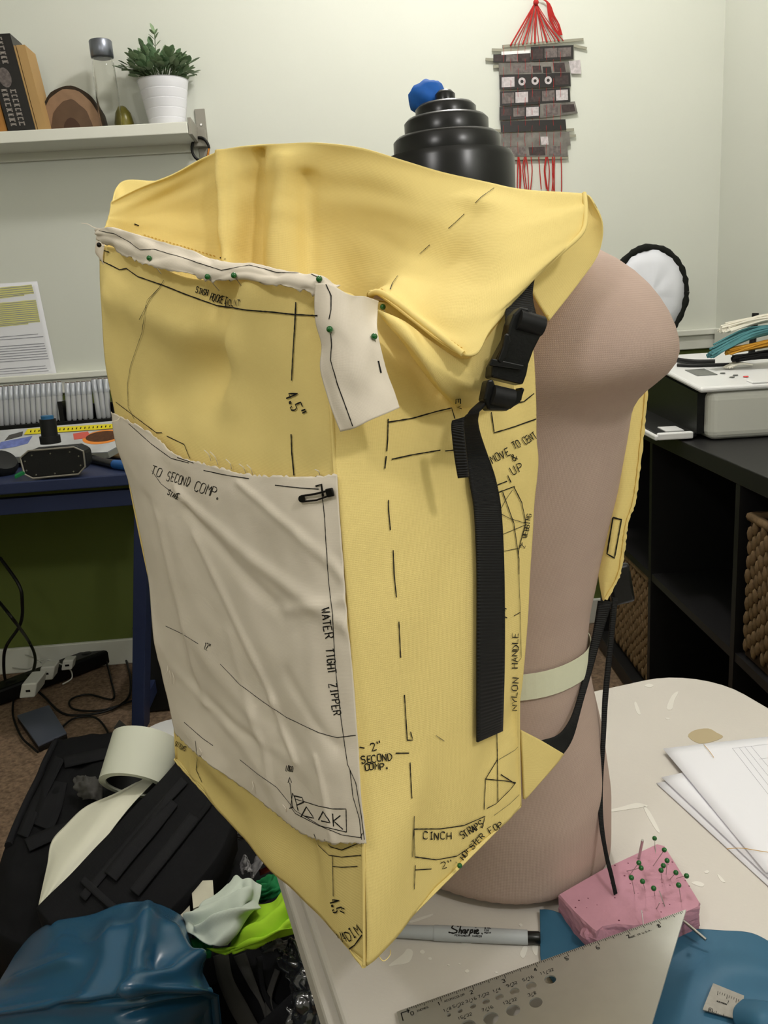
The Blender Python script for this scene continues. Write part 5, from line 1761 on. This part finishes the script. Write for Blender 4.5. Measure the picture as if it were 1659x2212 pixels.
tag(mk('green_clip', prism(tb2, V3((0, .006, .004))), 'greencloth', smooth=False, bevel=.001), 'dark green clip at the foot of the camera housing', 'clip')
ear = at_z(4, 1000, DZ + .03)
tag(mk('black_cup', lathe([(.01, -.028), (.034, -.028), (.04, 0), (.034, .012), (.02, .014)], ear, 24, V3((.5, -.4, .8))), 'device'), 'black round gadget at the edge of the desk beside the housing', 'gadget')

# ================================================================== FLOOR UNDER THE DESK
ps = empty('power_strip', at_z(130, 1450, 0), 'black power strip with a blue light lying along the floor', 'power strip')
pa, pb = at_z(-40, 1512, .03), at_z(292, 1388, .03)
mk('strip_body', span(pa, pb, .034, .024), 'plastic', ps, smooth=False, bevel=.008)
mk('power_light', lathe([(.006, 0), (.004, .003)], at_z(274, 1381, .060), 12, V3((0, -.6, .8))), 'led', ps)
for k in range(6):
    c = pa.lerp(pb, .18 + .12 * k) + V3((0, 0, .0242))
    mk('socket', lathe([(.016, 0), (.015, .001)], c, 16), 'cable', ps)
for i, (x, y, s, h, lab) in enumerate(((72, 1478, .024, .085, 'long white adapter plugged crosswise into the power strip'), (106, 1448, .024, .07, 'white cube charger with a cable in the power strip'), (149, 1432, .018, .075, 'smallest white charger on the power strip'))):
    c = at_z(x, y, h)
    o = empty('charger', c + V3((0, 0, -s)), lab, 'charger', 'chargers on the power strip')
    mk('charger_body', boxm(c, WV * s * .9, WN * (s * 1.8 if i == 0 else s), V3((.3 * s, 0, s * .9))), 'wcable', o, smooth=False, bevel=.004)
    mk('charger_port', boxm(c + WN * ((s * 1.8 if i == 0 else s) + .0005), WV * .006, WN * .0006, V3((0, 0, .003))), 'cable', o, smooth=False)


def cable(pts, r, m, lab, name='cable', n=40):
    P = [at_y(x, y, v) if v > .5 else at_z(x, y, v) for x, y, v in pts]
    tag(mk(name, tube(curve(P, n), r, 8), m), lab, 'cable')


cable([(0, 1205, 2.2), (40, 1262, 2.15), (48, 1300, 2.15), (44, 1348, 2.2), (14, 1395, 2.2), (8, 1430, 2.25), (12, 1470, .012), (30, 1500, .012)], .0045, 'cable', 'thick black cable dropping from the desk in front of the green wall')
cable([(-10, 1290, 2.2), (30, 1340, 2.1), (62, 1385, .12), (76, 1420, .10), (70, 1455, .10), (56, 1476, .08)], .0045, 'cable', 'black cable curving down to the white adapter')
cable([(55, 1475, .05), (90, 1500, .012), (130, 1538, .012), (170, 1545, .010), (230, 1536, .010), (275, 1510, .010), (282, 1470, .010), (272, 1425, .012), (262, 1405, .02)], .0035, 'cable', 'black cable looping over the carpet below the power strip')
cable([(230, 1430, .02), (240, 1470, .010), (244, 1510, .010), (190, 1500, .010), (152, 1512, .010), (160, 1532, .010), (220, 1534, .010), (290, 1512, .010)], .003, 'cable', 'thin black cable coiled flat on the carpet')
cable([(30, 1505, .012), (28, 1545, .010), (45, 1590, .010), (70, 1615, .010), (82, 1625, .010)], .003, 'cable', 'black cable running past the slate drive to the bag')
cable([(130, 1575, .014), (160, 1552, .010), (205, 1550, .010), (232, 1580, .010), (230, 1600, .010)], .003, 'cable', 'short black cable plugged into the slate drive')
cable([(-10, 1430, .02), (20, 1440, .015), (60, 1445, .06), (90, 1425, .085), (120, 1430, .08), (150, 1445, .05), (155, 1465, .02), (135, 1478, .012)], .0022, 'wcable', 'thin white cable arching over the power strip')
cable([(20, 1425, .02), (40, 1412, .05), (70, 1420, .07), (90, 1432, .07)], .0018, 'wcable', 'short white cable loop beside the cube charger')
dr = empty('hard_drive', at_z(92, 1570, 0), 'slate grey portable hard drive on the carpet', 'hard drive')
q = [at_z(*p, .022) for p in ((36, 1545), (106, 1522), (144, 1582), (82, 1610))]
mk('drive_top', prism(q, V3((0, 0, -.006))), 'drive', dr, smooth=False, bevel=.002)
mk('drive_base', prism([p + V3((0, 0, -.0205)) for p in q], V3((0, 0, .014))), 'plastic', dr, smooth=False, bevel=.002)
tag(mk('black_storage_box', wbox(wu(335, 1480, .22), wu(335, 1480, .22) + .42, .08, .38, .002, .26), 'device', smooth=False, bevel=.006), 'black storage box on the floor behind the desk leg', 'box')

# ================================================================== PILE OF BAGS AND CLOTH ON THE LEFT FLOOR
def slab(name, rows, nu, nv, m, lab, cat, zb=.003, disp=None, parent=None):
    g = grid(zs(rows), nu, nv, disp)
    reg(name + (lab or ''), g)
    o = mk(name, pad(g, nu, nv, zb), m, parent)
    if lab and parent is None: tag(o, lab, cat)
    return o, g


bp_ = [
    [(118, 1603, .10), (180, 1592, .12), (250, 1582, .13), (330, 1598, .13), (410, 1640, .12)],
    [(80, 1680, .13), (150, 1680, .16), (230, 1680, .17), (330, 1690, .16), (450, 1710, .14)],
    [(36, 1780, .14), (110, 1790, .17), (200, 1790, .18), (330, 1800, .18), (500, 1790, .15)],
    [(-10, 1890, .14), (70, 1905, .17), (180, 1915, .18), (310, 1915, .18), (500, 1880, .15)],
    [(-50, 2000, .12), (40, 2040, .14), (150, 2060, .15), (290, 2050, .15), (480, 1990, .13)],
]
rb_ = empty('black_backpack', at_z(200, 1850, 0), 'black travel backpack lying open on the carpet', 'backpack')
g = grid(zs(bp_), 40, 40, add(nzf(5, .012, 2), nzf(14, .004, 4)))
reg('bpk', g)
mk('pack_body', pad(g, 40, 40, .003), 'black', rb_)


def band(pts, wd, m, par, names, off=.004, name='strap', sol=.002):
    """webbing band of half width wd (px) along a pixel path lying on surfaces"""
    rows = []
    for k, (x, y) in enumerate(pts):
        x0, y0 = pts[max(k - 1, 0)]
        x1, y1 = pts[min(k + 1, len(pts) - 1)]
        d = math.hypot(x1 - x0, y1 - y0)
        nx, ny = -(y1 - y0) / d * wd, (x1 - x0) / d * wd
        a, b = on(x - nx, y - ny, names, off), on(x + nx, y + ny, names, off)
        if a is not None and b is not None: rows.append([a, b])
    if len(rows) > 1:
        return mk(name, grid(rows, 3, 10 * len(rows)), m, par, solid=sol)


zipP = [on(x, y, ['bpk'], .004) for x, y in ((120, 1606), (98, 1650), (84, 1684), (62, 1730), (40, 1782), (20, 1830))]
mk('zipper', tube(curve([p for p in zipP if p], 30), .007, 8), 'black2', rb_)
band([(130, 1640), (100, 1700), (72, 1760), (50, 1810)], 12, 'black2', rb_, ['bpk'], name='panel_edge')
band([(140, 1650), (240, 1630), (330, 1625)], 12, 'black2', rb_, ['bpk'], name='panel_edge')
band([(60, 1830), (130, 1800), (200, 1790)], 14, 'black2', rb_, ['bpk'], name='strap')
band([(120, 1690), (110, 1740), (90, 1790)], 26, 'black2', rb_, ['bpk'], .003, 'pocket_panel')
# crumpled grey glove-like scrap near the roll
g2 = grid(zs([[(160, 1680, .20), (185, 1676, .215), (215, 1682, .21)], [(162, 1705, .20), (190, 1700, .22), (222, 1706, .21)], [(180, 1728, .195), (200, 1726, .205), (220, 1735, .20)]]), 16, 16, nzf(7, .008, 3))
tag(mk('grey_scrap', g2, 'grey', solid=.002), 'crumpled grey fabric scrap beside the cream roll', 'cloth')
tag(mk('grey_strip', prism([at_z(*p, .030) for p in ((246, 1574), (258, 1556), (296, 1588), (282, 1596))], V3((0, 0, .002))), 'grey', smooth=False), 'flat grey strip poking out beyond the black backpack', 'strip')
lidc = at_z(376, 1596, .05)
tag(mk('white_lid', lathe([(.085, 0), (.088, .004), (.086, .012), (.075, .014), (.01, .012)], lidc, 36), 'white'), 'round white plastic lid behind the cream roll', 'lid')
# cream roll
rc0, rc1 = at_z(280, 1672, .262), at_z(322, 1634, .285)
ax = V3((.14, .80, .62)).normalized()
rr0 = .0635
rl_ = empty('vinyl_roll', rc0 + V3((0, 0, -.07)), 'cream vinyl roll lying on the black backpack with a loose end', 'roll')
base_c = at_z(288, 1698, .235)
mk('roll_body', lathe([(rr0 * .80, 0), (rr0, 0), (rr0, .09), (rr0 * .80, .09), (rr0 * .80, 0)], base_c, 48, ax, False), 'creamroll', rl_)
mk('roll_core', lathe([(rr0 * .78, .004), (rr0 * .795, .004), (rr0 * .795, .080), (rr0 * .78, .080), (rr0 * .78, .004)], base_c, 48, ax, False), 'cable', rl_)
cs = [
    [(345, 1664, .235), (360, 1652, .238), (378, 1640, .240)],
    [(255, 1712, .232), (300, 1694, .240), (345, 1676, .238)],
    [(186, 1742, .225), (240, 1738, .245), (300, 1722, .245)],
    [(140, 1785, .225), (200, 1788, .250), (256, 1775, .245)],
    [(110, 1820, .225), (160, 1838, .245), (212, 1832, .240)],
    [(100, 1872, .225), (130, 1880, .238), (162, 1880, .235)],
    [(84, 1956, .215), (92, 1950, .220), (104, 1938, .222)],
]
tag(mk('cream_cloth', grid(zs(cs), 24, 50, nzf(3, .004, 6)), 'cream', solid=.0012), 'loose cream vinyl sheet trailing from the roll across the black packs', 'cloth')
# black padded harness panel across the pack
hp_ = [
    [(392, 1634, .262), (425, 1665, .268), (465, 1705, .266), (510, 1760, .255)],
    [(330, 1700, .268), (370, 1735, .276), (415, 1785, .274), (470, 1850, .258)],
    [(245, 1790, .268), (290, 1830, .278), (335, 1880, .276), (395, 1940, .26)],
    [(160, 1880, .264), (205, 1920, .275), (255, 1965, .272), (320, 2010, .255)],
    [(78, 1962, .255), (120, 2010, .262), (170, 2050, .262), (230, 2090, .25)],
]
hr = empty('harness_panel', at_z(290, 1850, .05), 'black padded harness with wide webbing lying across the backpack', 'harness')
gHp = grid(zs(hp_), 36, 50, nzf(4, .004, 1))
reg('harness', gHp)
mk('padding', pad(gHp, 36, 50, .19), 'black', hr)
band([(400, 1690), (330, 1765), (250, 1860), (180, 1945)], 9, 'black2', hr, ['harness'], .004, 'webbing')
band([(420, 1770), (380, 1822), (330, 1885), (290, 1935)], 12, 'black2', hr, ['harness'], .006, 'webbing')
band([(372, 1735), (330, 1790), (280, 1850), (240, 1900)], 16, 'black2', hr, ['harness'], .005, 'webbing')
band([(452, 1740), (390, 1820), (330, 1895)], 6, 'black', hr, ['harness'], .005, 'piping')
band([(180, 1905), (240, 1960), (280, 1990)], 8, 'black2', hr, ['harness'], .005, 'webbing')
# dark duffel under the cloth pile
du = [
    [(420, 1800, .06), (480, 1790, .10), (560, 1820, .10), (640, 1860, .08), (720, 1900, .05)],
    [(380, 1880, .12), (460, 1880, .16), (560, 1890, .16), (650, 1920, .15), (740, 1960, .10)],
    [(360, 1970, .15), (460, 1980, .19), (560, 1985, .19), (660, 2000, .18), (760, 2040, .12)],
    [(380, 2080, .16), (470, 2090, .19), (570, 2090, .19), (680, 2100, .18), (780, 2130, .12)],
    [(420, 2190, .16), (490, 2190, .18), (590, 2195, .18), (700, 2200, .17), (800, 2210, .12)],
    [(430, 2290, .10), (500, 2300, .12), (600, 2300, .12), (720, 2300, .12), (820, 2300, .10)],
]
db = empty('duffel_bag', at_z(560, 2050, 0), 'dark duffel bag with grey straps under the cloth scraps', 'duffel bag')
gD = grid(zs(du), 44, 44, add(nzf(6, .014, 9), nzf(15, .005, 3)))
reg('duffel', gD)
mk('duffel_body', pad(gD, 44, 44, .003), 'black', db)
for pts, w_, m_ in (([(478, 2075), (492, 2130), (520, 2190), (560, 2240)], 16, 'grey'), ([(520, 2075), (545, 2130), (570, 2180), (600, 2230)], 11, 'grey'), ([(455, 2080), (458, 2110), (470, 2135)], 13, 'black2'), ([(560, 2080), (575, 2150), (600, 2190)], 9, 'black2'), ([(600, 2110), (588, 2160), (590, 2200)], 8, 'grey')):
    band(pts, w_, m_, db, ['duffel'], .010, 'strap')
band([(760, 2120), (700, 2155), (650, 2185), (590, 2225)], 18, 'black', db, ['duffel'], .040, 'wide_strap')
band([(655, 2080), (640, 2140), (650, 2210)], 8, 'black', db, ['duffel'], .034, 'wide_strap')
# plastic bag
gp = [[(600, 2030, .215), (640, 2022, .225), (690, 2015, .22), (740, 2030, .20)], [(600, 2070, .22), (650, 2062, .245), (700, 2060, .24), (760, 2070, .21)], [(620, 2120, .215), (660, 2115, .24), (710, 2115, .24), (770, 2120, .21)], [(620, 2180, .21), (670, 2175, .23), (720, 2175, .23), (780, 2180, .2)], [(600, 2250, .18), (670, 2250, .2), (730, 2250, .2), (800, 2250, .18)]]
tag(mk('plastic_bag', grid(zs(gp), 60, 60, lambda u, v: .016 * abs(noise.noise(V3((u * 5, v * 5, 2)))) + .010 * abs(noise.noise(V3((u * 12, v * 10, 5)))) - .006), 'poly', solid=.0006), 'crumpled shiny dark plastic bag beside the table edge', 'plastic bag')
for k, (rows, m_, lab) in enumerate((
        ([[(535, 1880, .20), (560, 1842, .215), (592, 1828, .21)], [(545, 1900, .20), (575, 1862, .215), (610, 1846, .21)]], 'polygrey', 'strip of glossy grey plastic film sticking out below the backpack'),
        ([[(520, 1870, .21), (530, 1846, .225), (540, 1870, .22)], [(524, 1890, .21), (534, 1880, .22), (550, 1895, .21)]], 'polygrey', 'pointed scrap of grey plastic film on the duffel'),
        ([[(566, 2040, .235), (600, 2030, .24), (622, 2036, .23)], [(570, 2060, .23), (590, 2048, .25), (616, 2050, .24)]], 'polygrey', 'crinkled clear wrapper under the lime cloth'),
        ([[(496, 1790, .20), (520, 1800, .21)], [(510, 1812, .20), (534, 1820, .205)]], 'grey', 'small grey fabric tab beside the raw yellow edge'))):
    tag(mk('plastic_scrap' if 'grey' != m_ else 'fabric_tab', grid(zs(rows), 16, 16, nzf(6, .006, k)), m_, solid=.0008), lab, 'scrap')
tag(mk('orange_scrap', grid(zs([[(560, 1880, .19), (590, 1866, .195), (612, 1862, .19)], [(562, 1892, .185), (590, 1880, .19), (612, 1874, .185)]]), 10, 8, nzf(5, .004, 3)), mat('rust_cloth', (120, 44, 28), .8), solid=.001), 'small rust-red scrap under the grey plastic film', 'cloth')
# cards
tag(mk('card', prism([at_z(*p, .235) for p in ((335, 1948), (408, 1935), (412, 1980), (405, 1990), (360, 1975))], V3((0, 0, .003))), 'cardw', smooth=False), 'off-white card lying between the blue cloth and the harness', 'card')
tag(mk('card', prism([at_z(*p, .250) for p in ((414, 1922), (437, 1906), (460, 1905), (463, 1950), (418, 1966))], V3((0, 0, .003))), 'cardw', smooth=False), 'off-white card with a cut corner behind the mint cloth', 'card')
# green, lime and mint cloth scraps
gr1 = [[(560, 1910, .245), (590, 1888, .262), (628, 1884, .25), (650, 1900, .23)], [(556, 1930, .245), (590, 1915, .272), (630, 1905, .262), (655, 1925, .24)], [(560, 1950, .24), (595, 1940, .258), (635, 1935, .26), (660, 1950, .235)]]
tag(mk('green_cloth', grid(zs(gr1), 30, 20, add(nzf(6, .012, 2), nzf(13, .004, 8))), 'greencloth', solid=.001), 'crumpled dark green cloth between the mint and lime scraps', 'cloth')
gr2 = [[(412, 2025, .262), (440, 2030, .262), (460, 2040, .255)], [(414, 2060, .26), (436, 2062, .262), (456, 2060, .255)], [(418, 2082, .25), (430, 2080, .25), (446, 2068, .25)]]
tag(mk('green_cloth', grid(zs(gr2), 14, 14, nzf(4, .006, 7)), 'greencloth', solid=.001), 'end of dark green cloth showing at the blue bag', 'cloth')
li = [
    [(548, 1955, .262), (590, 1945, .275), (622, 1925, .282), (648, 1920, .27)],
    [(530, 1985, .268), (575, 1975, .285), (620, 1965, .290), (655, 1950, .275)],
    [(510, 2015, .27), (560, 2008, .292), (610, 1995, .298), (665, 1985, .28)],
    [(490, 2045, .27), (540, 2035, .288), (600, 2018, .292), (668, 2005, .28)],
    [(448, 2048, .26), (480, 2062, .262), (500, 2055, .27), (530, 2045, .27)],
]
tag(mk('lime_cloth', grid(zs(li), 44, 40, add(nzf(4, .009, 5), creases([((.30, .75), (.80, .20), .07, -.014), ((.2, .6), (.7, .1), .08, .006), ((.75, .6), (1, .6), .05, -.006)]))), 'lime', solid=.001), 'bright lime green cloth scrap draped over the duffel', 'cloth')
mi = [
    [(500, 1905, .275), (512, 1894, .280), (524, 1902, .285), (545, 1900, .290), (564, 1915, .285)],
    [(455, 1935, .275), (485, 1930, .292), (515, 1925, .296), (540, 1930, .305), (563, 1938, .29)],
    [(420, 1965, .275), (450, 1962, .290), (490, 1960, .300), (520, 1962, .310), (546, 1965, .29)],
    [(402, 1985, .272), (425, 1995, .285), (465, 1998, .298), (500, 2000, .304), (522, 2005, .29)],
    [(402, 2012, .272), (420, 2022, .285), (440, 2034, .29), (462, 2042, .29), (490, 2040, .28)],
]
tag(mk('mint_cloth', grid(zs(mi), 44, 40, add(nzf(4, .006, 1), creases([((.1, .75), (.75, .25), .05, .010), ((.3, .85), (.95, .45), .04, .010), ((.2, .78), (.85, .36), .035, -.008), ((.0, .5), (.5, .15), .05, -.007)]))), 'mint', solid=.001), 'pale mint cloth scrap crumpled beside the lime cloth', 'cloth')
# shiny blue dry-bag cloth
bd = [
    [(40, 2060, .17), (75, 2018, .22), (120, 1992, .26), (200, 1978, .28), (265, 1952, .30), (330, 1948, .30), (385, 1975, .28), (408, 2010, .24)],
    [(10, 2100, .20), (70, 2070, .26), (130, 2050, .30), (210, 2035, .33), (275, 2010, .345), (335, 2005, .34), (390, 2030, .31), (420, 2060, .26)],
    [(-20, 2140, .21), (60, 2120, .27), (130, 2105, .31), (210, 2095, .345), (280, 2080, .36), (345, 2070, .355), (405, 2085, .325), (438, 2105, .28)],
    [(-45, 2180, .21), (50, 2165, .27), (130, 2155, .31), (210, 2150, .34), (285, 2145, .355), (350, 2135, .35), (420, 2140, .325), (463, 2154, .285)],
    [(-60, 2225, .20), (45, 2210, .255), (130, 2200, .29), (210, 2195, .32), (290, 2190, .335), (355, 2182, .325), (420, 2175, .30), (455, 2165, .28)],
    [(-70, 2290, .20), (40, 2275, .25), (130, 2268, .28), (215, 2262, .30), (300, 2250, .31), (360, 2235, .30), (410, 2212, .285), (440, 2192, .27)],
]
gb2 = grid(zs(bd), 90, 70, add(nzf(3, .006, 2), creases([((.68, .10), (.58, .60), .05, .014), ((.58, .60), (.86, .42), .05, .013), ((.86, .42), (.80, .22), .05, .010), ((.70, .40), (.72, .45), .06, -.012), ((.50, .15), (.40, .62), .05, .006),
                                                  ((.40, .62), (.0, .70), .03, .008), ((.58, .62), (1.0, .62), .025, .012), ((.3, .66), (1.0, .64), .03, -.008), ((.1, .33), (.3, .30), .05, .006), ((.55, .8), (.98, .72), .035, -.012), ((.45, .2), (.75, .17), .06, .006)])))
tag(mk('blue_dry_bag', pad(gb2, 90, 70, .14), 'blueshine'), 'shiny blue coated dry bag folded on the floor beside the harness', 'dry bag')

# ================================================================== RIGHT SIDE: SHELF UNIT, BASKETS, PRINTER
UX, UZ = .652, .74
su = empty('shelf_unit', (.87, 1.8, 0), 'black cube shelf unit along the wall carrying the printer', 'shelf unit')
UY0, UY1 = .95, 2.42
XB = XR - .012
mk('top_board', abox(UX, XB, UY0, UY1, UZ - .036, UZ), 'shelfblack', su, smooth=False, bevel=.002)
mk('bottom_board', abox(UX - .02, XB, UY0, UY1, .006, .05), 'shelfblack', su, smooth=False, bevel=.002)
mk('middle_board', abox(UX + .002, XB, UY0 + .037, UY1 - .037, .358, .376), 'shelfblack', su, smooth=False)
mk('back_board', abox(XB - .006, XB, UY0 + .002, UY1 - .002, .05, UZ - .036), 'shelfblack', su, smooth=False)
for y_ in (UY0, 1.47, 1.955, UY1 - .036):
    mk('upright', abox(UX, XB - .006, y_, y_ + (.036 if y_ in (UY0, UY1 - .036) else .018), .05, UZ - .036), 'shelfblack', su, smooth=False)

# one strand piece shared by both baskets
sV, sF = ball((0, 0, 0), 1.0, 8)
sme = bpy.data.meshes.new('strand')
sme.from_pydata([(v[0] * .006, v[1] * .0085, v[2] * .0155) for v in sV], [], sF)
sme.materials.append(M['basket'])
for p in sme.polygons: p.use_smooth = True


def basket(x0, y0, y1, z0, z1, lab):
    r = empty('woven_basket', (x0 + .12, (y0 + y1) / 2, z0), lab, 'basket', 'woven baskets in the shelf unit')
    t = .010
    xe_ = x0 + .24
    mk('basket_wall', join(abox(x0 + .004, x0 + .004 + t, y0, y1, z0 + .002, z1 - .01), abox(xe_ - t, xe_, y0, y1, z0 + .002, z1 - .01), abox(x0 + .004 + t, xe_ - t, y0, y0 + t, z0 + .002, z1 - .01), abox(x0 + .004 + t, xe_ - t, y1 - t, y1, z0 + .002, z1 - .01), abox(x0 + .004 + t, xe_ - t, y0 + t, y1 - t, z0 + .002, z0 + .012))[:2], 'basketdark', r, smooth=False)
    mk('rim', tube([V3((x0 + .004, y0, z1 - .006)), V3((x0 + .004, y1, z1 - .006)), V3((xe_, y1, z1 - .006)), V3((xe_, y0, z1 - .006)), V3((x0 + .004, y0, z1 - .006))], .009, 8), 'basket', r)
    ny, nz_ = int((y1 - y0) / .0165), int((z1 - z0 - .02) / .027)
    k = 0
    for i in range(ny):
        for j in range(nz_):
            o = bpy.data.objects.new('strand', sme)
            COL.objects.link(o)
            o.parent = r
            p = V3((x0 + random.uniform(-.001, .002), y0 + (i + .5) * (y1 - y0) / ny, z0 + .012 + (j + .5 + .5 * (i % 2)) * (z1 - z0 - .034) / nz_))
            o.location = p - r.location
            o.rotation_euler = (random.uniform(-.22, .22), random.uniform(-.1, .1), 0)
            s_ = random.uniform(.9, 1.1)
            o.scale = (s_, s_, s_)
            k += 1
    return r


basket(.660, 1.985, 2.335, .051, .352, 'woven seagrass basket in the bottom row of the shelf unit')
basket(.662, 1.06, 1.452, .377, .655, 'woven seagrass basket in the upper row of the shelf unit')
# printer
pn = at_y(1518, 957, 1.74)
pn.z = UZ + .001
pxv = V3((1, -.03, 0)).normalized()
pyv = V3((.035, 1, 0)).normalized()
H_ = .103
pq = empty('printer', pn + pxv * .15 + pyv * .14, 'white inkjet printer with open black paper tray', 'printer')


def pbox(a0, a1, b0, b1, z0, z1):
    c = pn + pxv * ((a0 + a1) / 2) + pyv * ((b0 + b1) / 2)
    V, F = boxm((c.x, c.y, UZ + .001 + (z0 + z1) / 2), pxv * ((a1 - a0) / 2), pyv * ((b1 - b0) / 2), V3((0, 0, (z1 - z0) / 2)))
    # the scanner deck rises towards its far end
    return [V3((v.x, v.y, v.z + TILT * (V3(v) - pn).dot(pyv) / .46 * min(1, max(0, (v.z - UZ) / .1)))) for v in V], F


DP = .46
TILT = .036
mk('body', pbox(.012, .29, 0, DP, 0, H_), 'whitebody', pq, smooth=False, bevel=.018, seg=4)
mk('tray_recess', pbox(-.004, .02, .028, DP - .02, .012, H_ - .006), 'plastic', pq, smooth=False)
mk('side_post', pbox(-.006, .022, DP - .022, DP, 0, H_), 'whitebody', pq, smooth=False, bevel=.004)
mk('lid', pbox(-.010, .295, -.004, DP + .004, H_, H_ + .012), 'white', pq, smooth=False, bevel=.006, seg=3)
mk('lid_ridge', pbox(.10, .295, .0, .035, H_ + .0118, H_ + .016), 'white', pq, smooth=False, bevel=.004)
ty = mk('output_tray', pbox(-.085, .0, .035, DP - .03, .004, .014), 'plastic', pq, smooth=False, bevel=.002)
mk('tray_edge', pbox(-.088, -.012, .022, .036, .003, .018), 'white', ty, smooth=False, bevel=.003)
mk('tray_edge', pbox(-.095, -.086, .022, DP - .03, .003, .014), 'white', ty, smooth=False, bevel=.003)
mk('tray_plate', pbox(-.06, -.02, .06, .12, .0142, .016), 'white', ty, smooth=False)
mk('display', pbox(.030, .075, .13, .215, H_ + .0122, H_ + .0135), 'screen', pq, smooth=False)
for a_, b_, m_ in ((.090, .140, 'screen'), (.105, .105, 'screen'), (.118, .080, 'redknob'), (.090, .085, 'screen')):
    mk('button', lathe([(.006, 0), (.005, .0015)], pn + pxv * a_ + pyv * b_ + V3((0, 0, H_ + .0132 + TILT * b_ / .46)), 12), m_, pq)
ZL = UZ + .001 + H_ + .012


def plid(x, y, h):
    v = at_z(x, y, ZL + h)
    return v


for pts, r_, lab in (([(.045, .40), (.05, .34), (.075, .29), (.12, .27)], .006, 'thick black cord lying along the printer lid'), ([(.03, .27), (.06, .25), (.10, .24), (.15, .23)], .004, 'thin black stylus-like rod beside the printer display')):
    tag(mk('rod', tube(curve([pn + pxv * a + pyv * b + V3((0, 0, H_ + .0125 + r_ + TILT * b / .46)) for a, b in pts], 16), r_, 8), 'cable'), lab, 'cord')


# yarn hanks on the printer
def hank(p0, p1, n, rad, thick, m, lab, seed=1, lift=0.0):
    random.seed(seed)
    A, B = at_y(*p0), at_y(*p1)
    gs = []
    d = (B - A).normalized()
    s = d.cross(ZV).normalized()
    for k in range(n):
        a, b, c, e = [random.gauss(0, .45) * rad for _ in range(4)]
        q0 = A + s * a + V3((0, 0, abs(b))) + d * random.uniform(-.012, .004)
        q1 = B + s * c + V3((0, 0, abs(e))) + d * random.uniform(-.004, .012)
        mid = (q0 + q1) / 2 + V3((0, 0, random.uniform(0, rad * .6) + lift)) + s * random.uniform(-rad, rad) * .5
        gs.append(tube(curve([q0, mid, q1], 8), thick, 5))
    return tag(mk('yarn_hank', join(*gs)[:2], m), lab, 'yarn', 'yarn hanks on the printer', 'stuff')


hank((1592, 780, 1.92), (1720, 772, 1.90), 60, .014, .0024, 'yarnblack', 'black yarn hank lying lowest on the printer lid', seed=2)
hank((1578, 764, 1.93), (1720, 738, 1.93), 50, .012, .0024, 'yarngold', 'mustard yellow yarn hank between the teal and black ones', seed=3)
hank((1540, 770, 1.93), (1690, 716, 1.95), 90, .017, .0024, 'yarnteal', 'teal yarn hank hanging its cut end over the printer lid', seed=4, lift=.010)
hank((1566, 718, 1.95), (1720, 690, 1.97), 70, .014, .0024, 'yarnwhite', 'white yarn hank on top of the others', seed=5, lift=.006)
a = at_y(1572, 780, 1.93)
a.z = ZL + .020
tag(mk('yarn_end', join(*[tube(curve([a + V3((random.uniform(-.01, .01), random.uniform(-.02, .02), 0)), a + V3((.02, random.uniform(-.02, .02), .008)), a + V3((.05, random.uniform(-.02, .02), .004))], 6), .0022, 5) for _ in range(22)])[:2], 'yarnwhite'), 'loose white yarn end under the black hank', 'yarn', kind='stuff')
# round reflector with fuzzy black rim on a flexible stand
rcn = at_y(1402, 636, 2.33)
dx_, dz_ = abs((at_y(1482, 640, 2.33) - at_y(1322, 640, 2.33)).length) / 2, abs((at_y(1400, 538, 2.33) - at_y(1400, 738, 2.33)).length) / 2
rf = empty('round_reflector', V3((rcn.x + .03, 2.35, UZ)), 'white round cloth reflector with fuzzy black rim behind the dress form', 'reflector')
V, F = [rcn + V3((0, -.016, 0))], []
for j, rr in enumerate((.33, .66, 1)):
    for k in range(40):
        a = 2 * math.pi * k / 40
        V.append(rcn + V3((dx_ * rr * math.cos(a), -.016 * (1 - rr * rr) + .004 * noise.noise(V3((rr * 4, a * 2, 1))), dz_ * rr * math.sin(a))))
F = [(0, 1 + k, 1 + (k + 1) % 40) for k in range(40)] + [(1 + j * 40 + k, 1 + j * 40 + (k + 1) % 40, 1 + (j + 1) * 40 + (k + 1) % 40, 1 + (j + 1) * 40 + k) for j in range(2) for k in range(40)]
mk('reflector_cloth', (V, F), 'reflector', rf, solid=.002)
random.seed(9)
mk('fuzzy_rim', tube([rcn + V3((dx_ * math.cos(a), .004, dz_ * math.sin(a))) for a in [2 * math.pi * k / 72 for k in range(73)]], [.008 + .004 * random.random() for _ in range(73)], 8), 'fuzz', rf)
mk('stand_pole', tube([at_y(1440, 722, 2.345), at_y(1440, 770, 2.35), V3((at_y(1440, 770, 2.35).x, 2.35, UZ + .02))], .007, 10), 'cable', rf)
mk('stand_base', lathe([(.03, 0), (.03, .01), (.008, .022)], V3((at_y(1440, 770, 2.35).x + .005, 2.355, UZ + .001)), 20), 'cable', rf)
mic = at_y(1632, 676, 2.08)
tag(mk('black_stick', tube([mic, V3((mic.x - .006, mic.y, ZL + .03))], .008, 10), 'cable'), 'short black stick poking up behind the white yarn', 'stick')
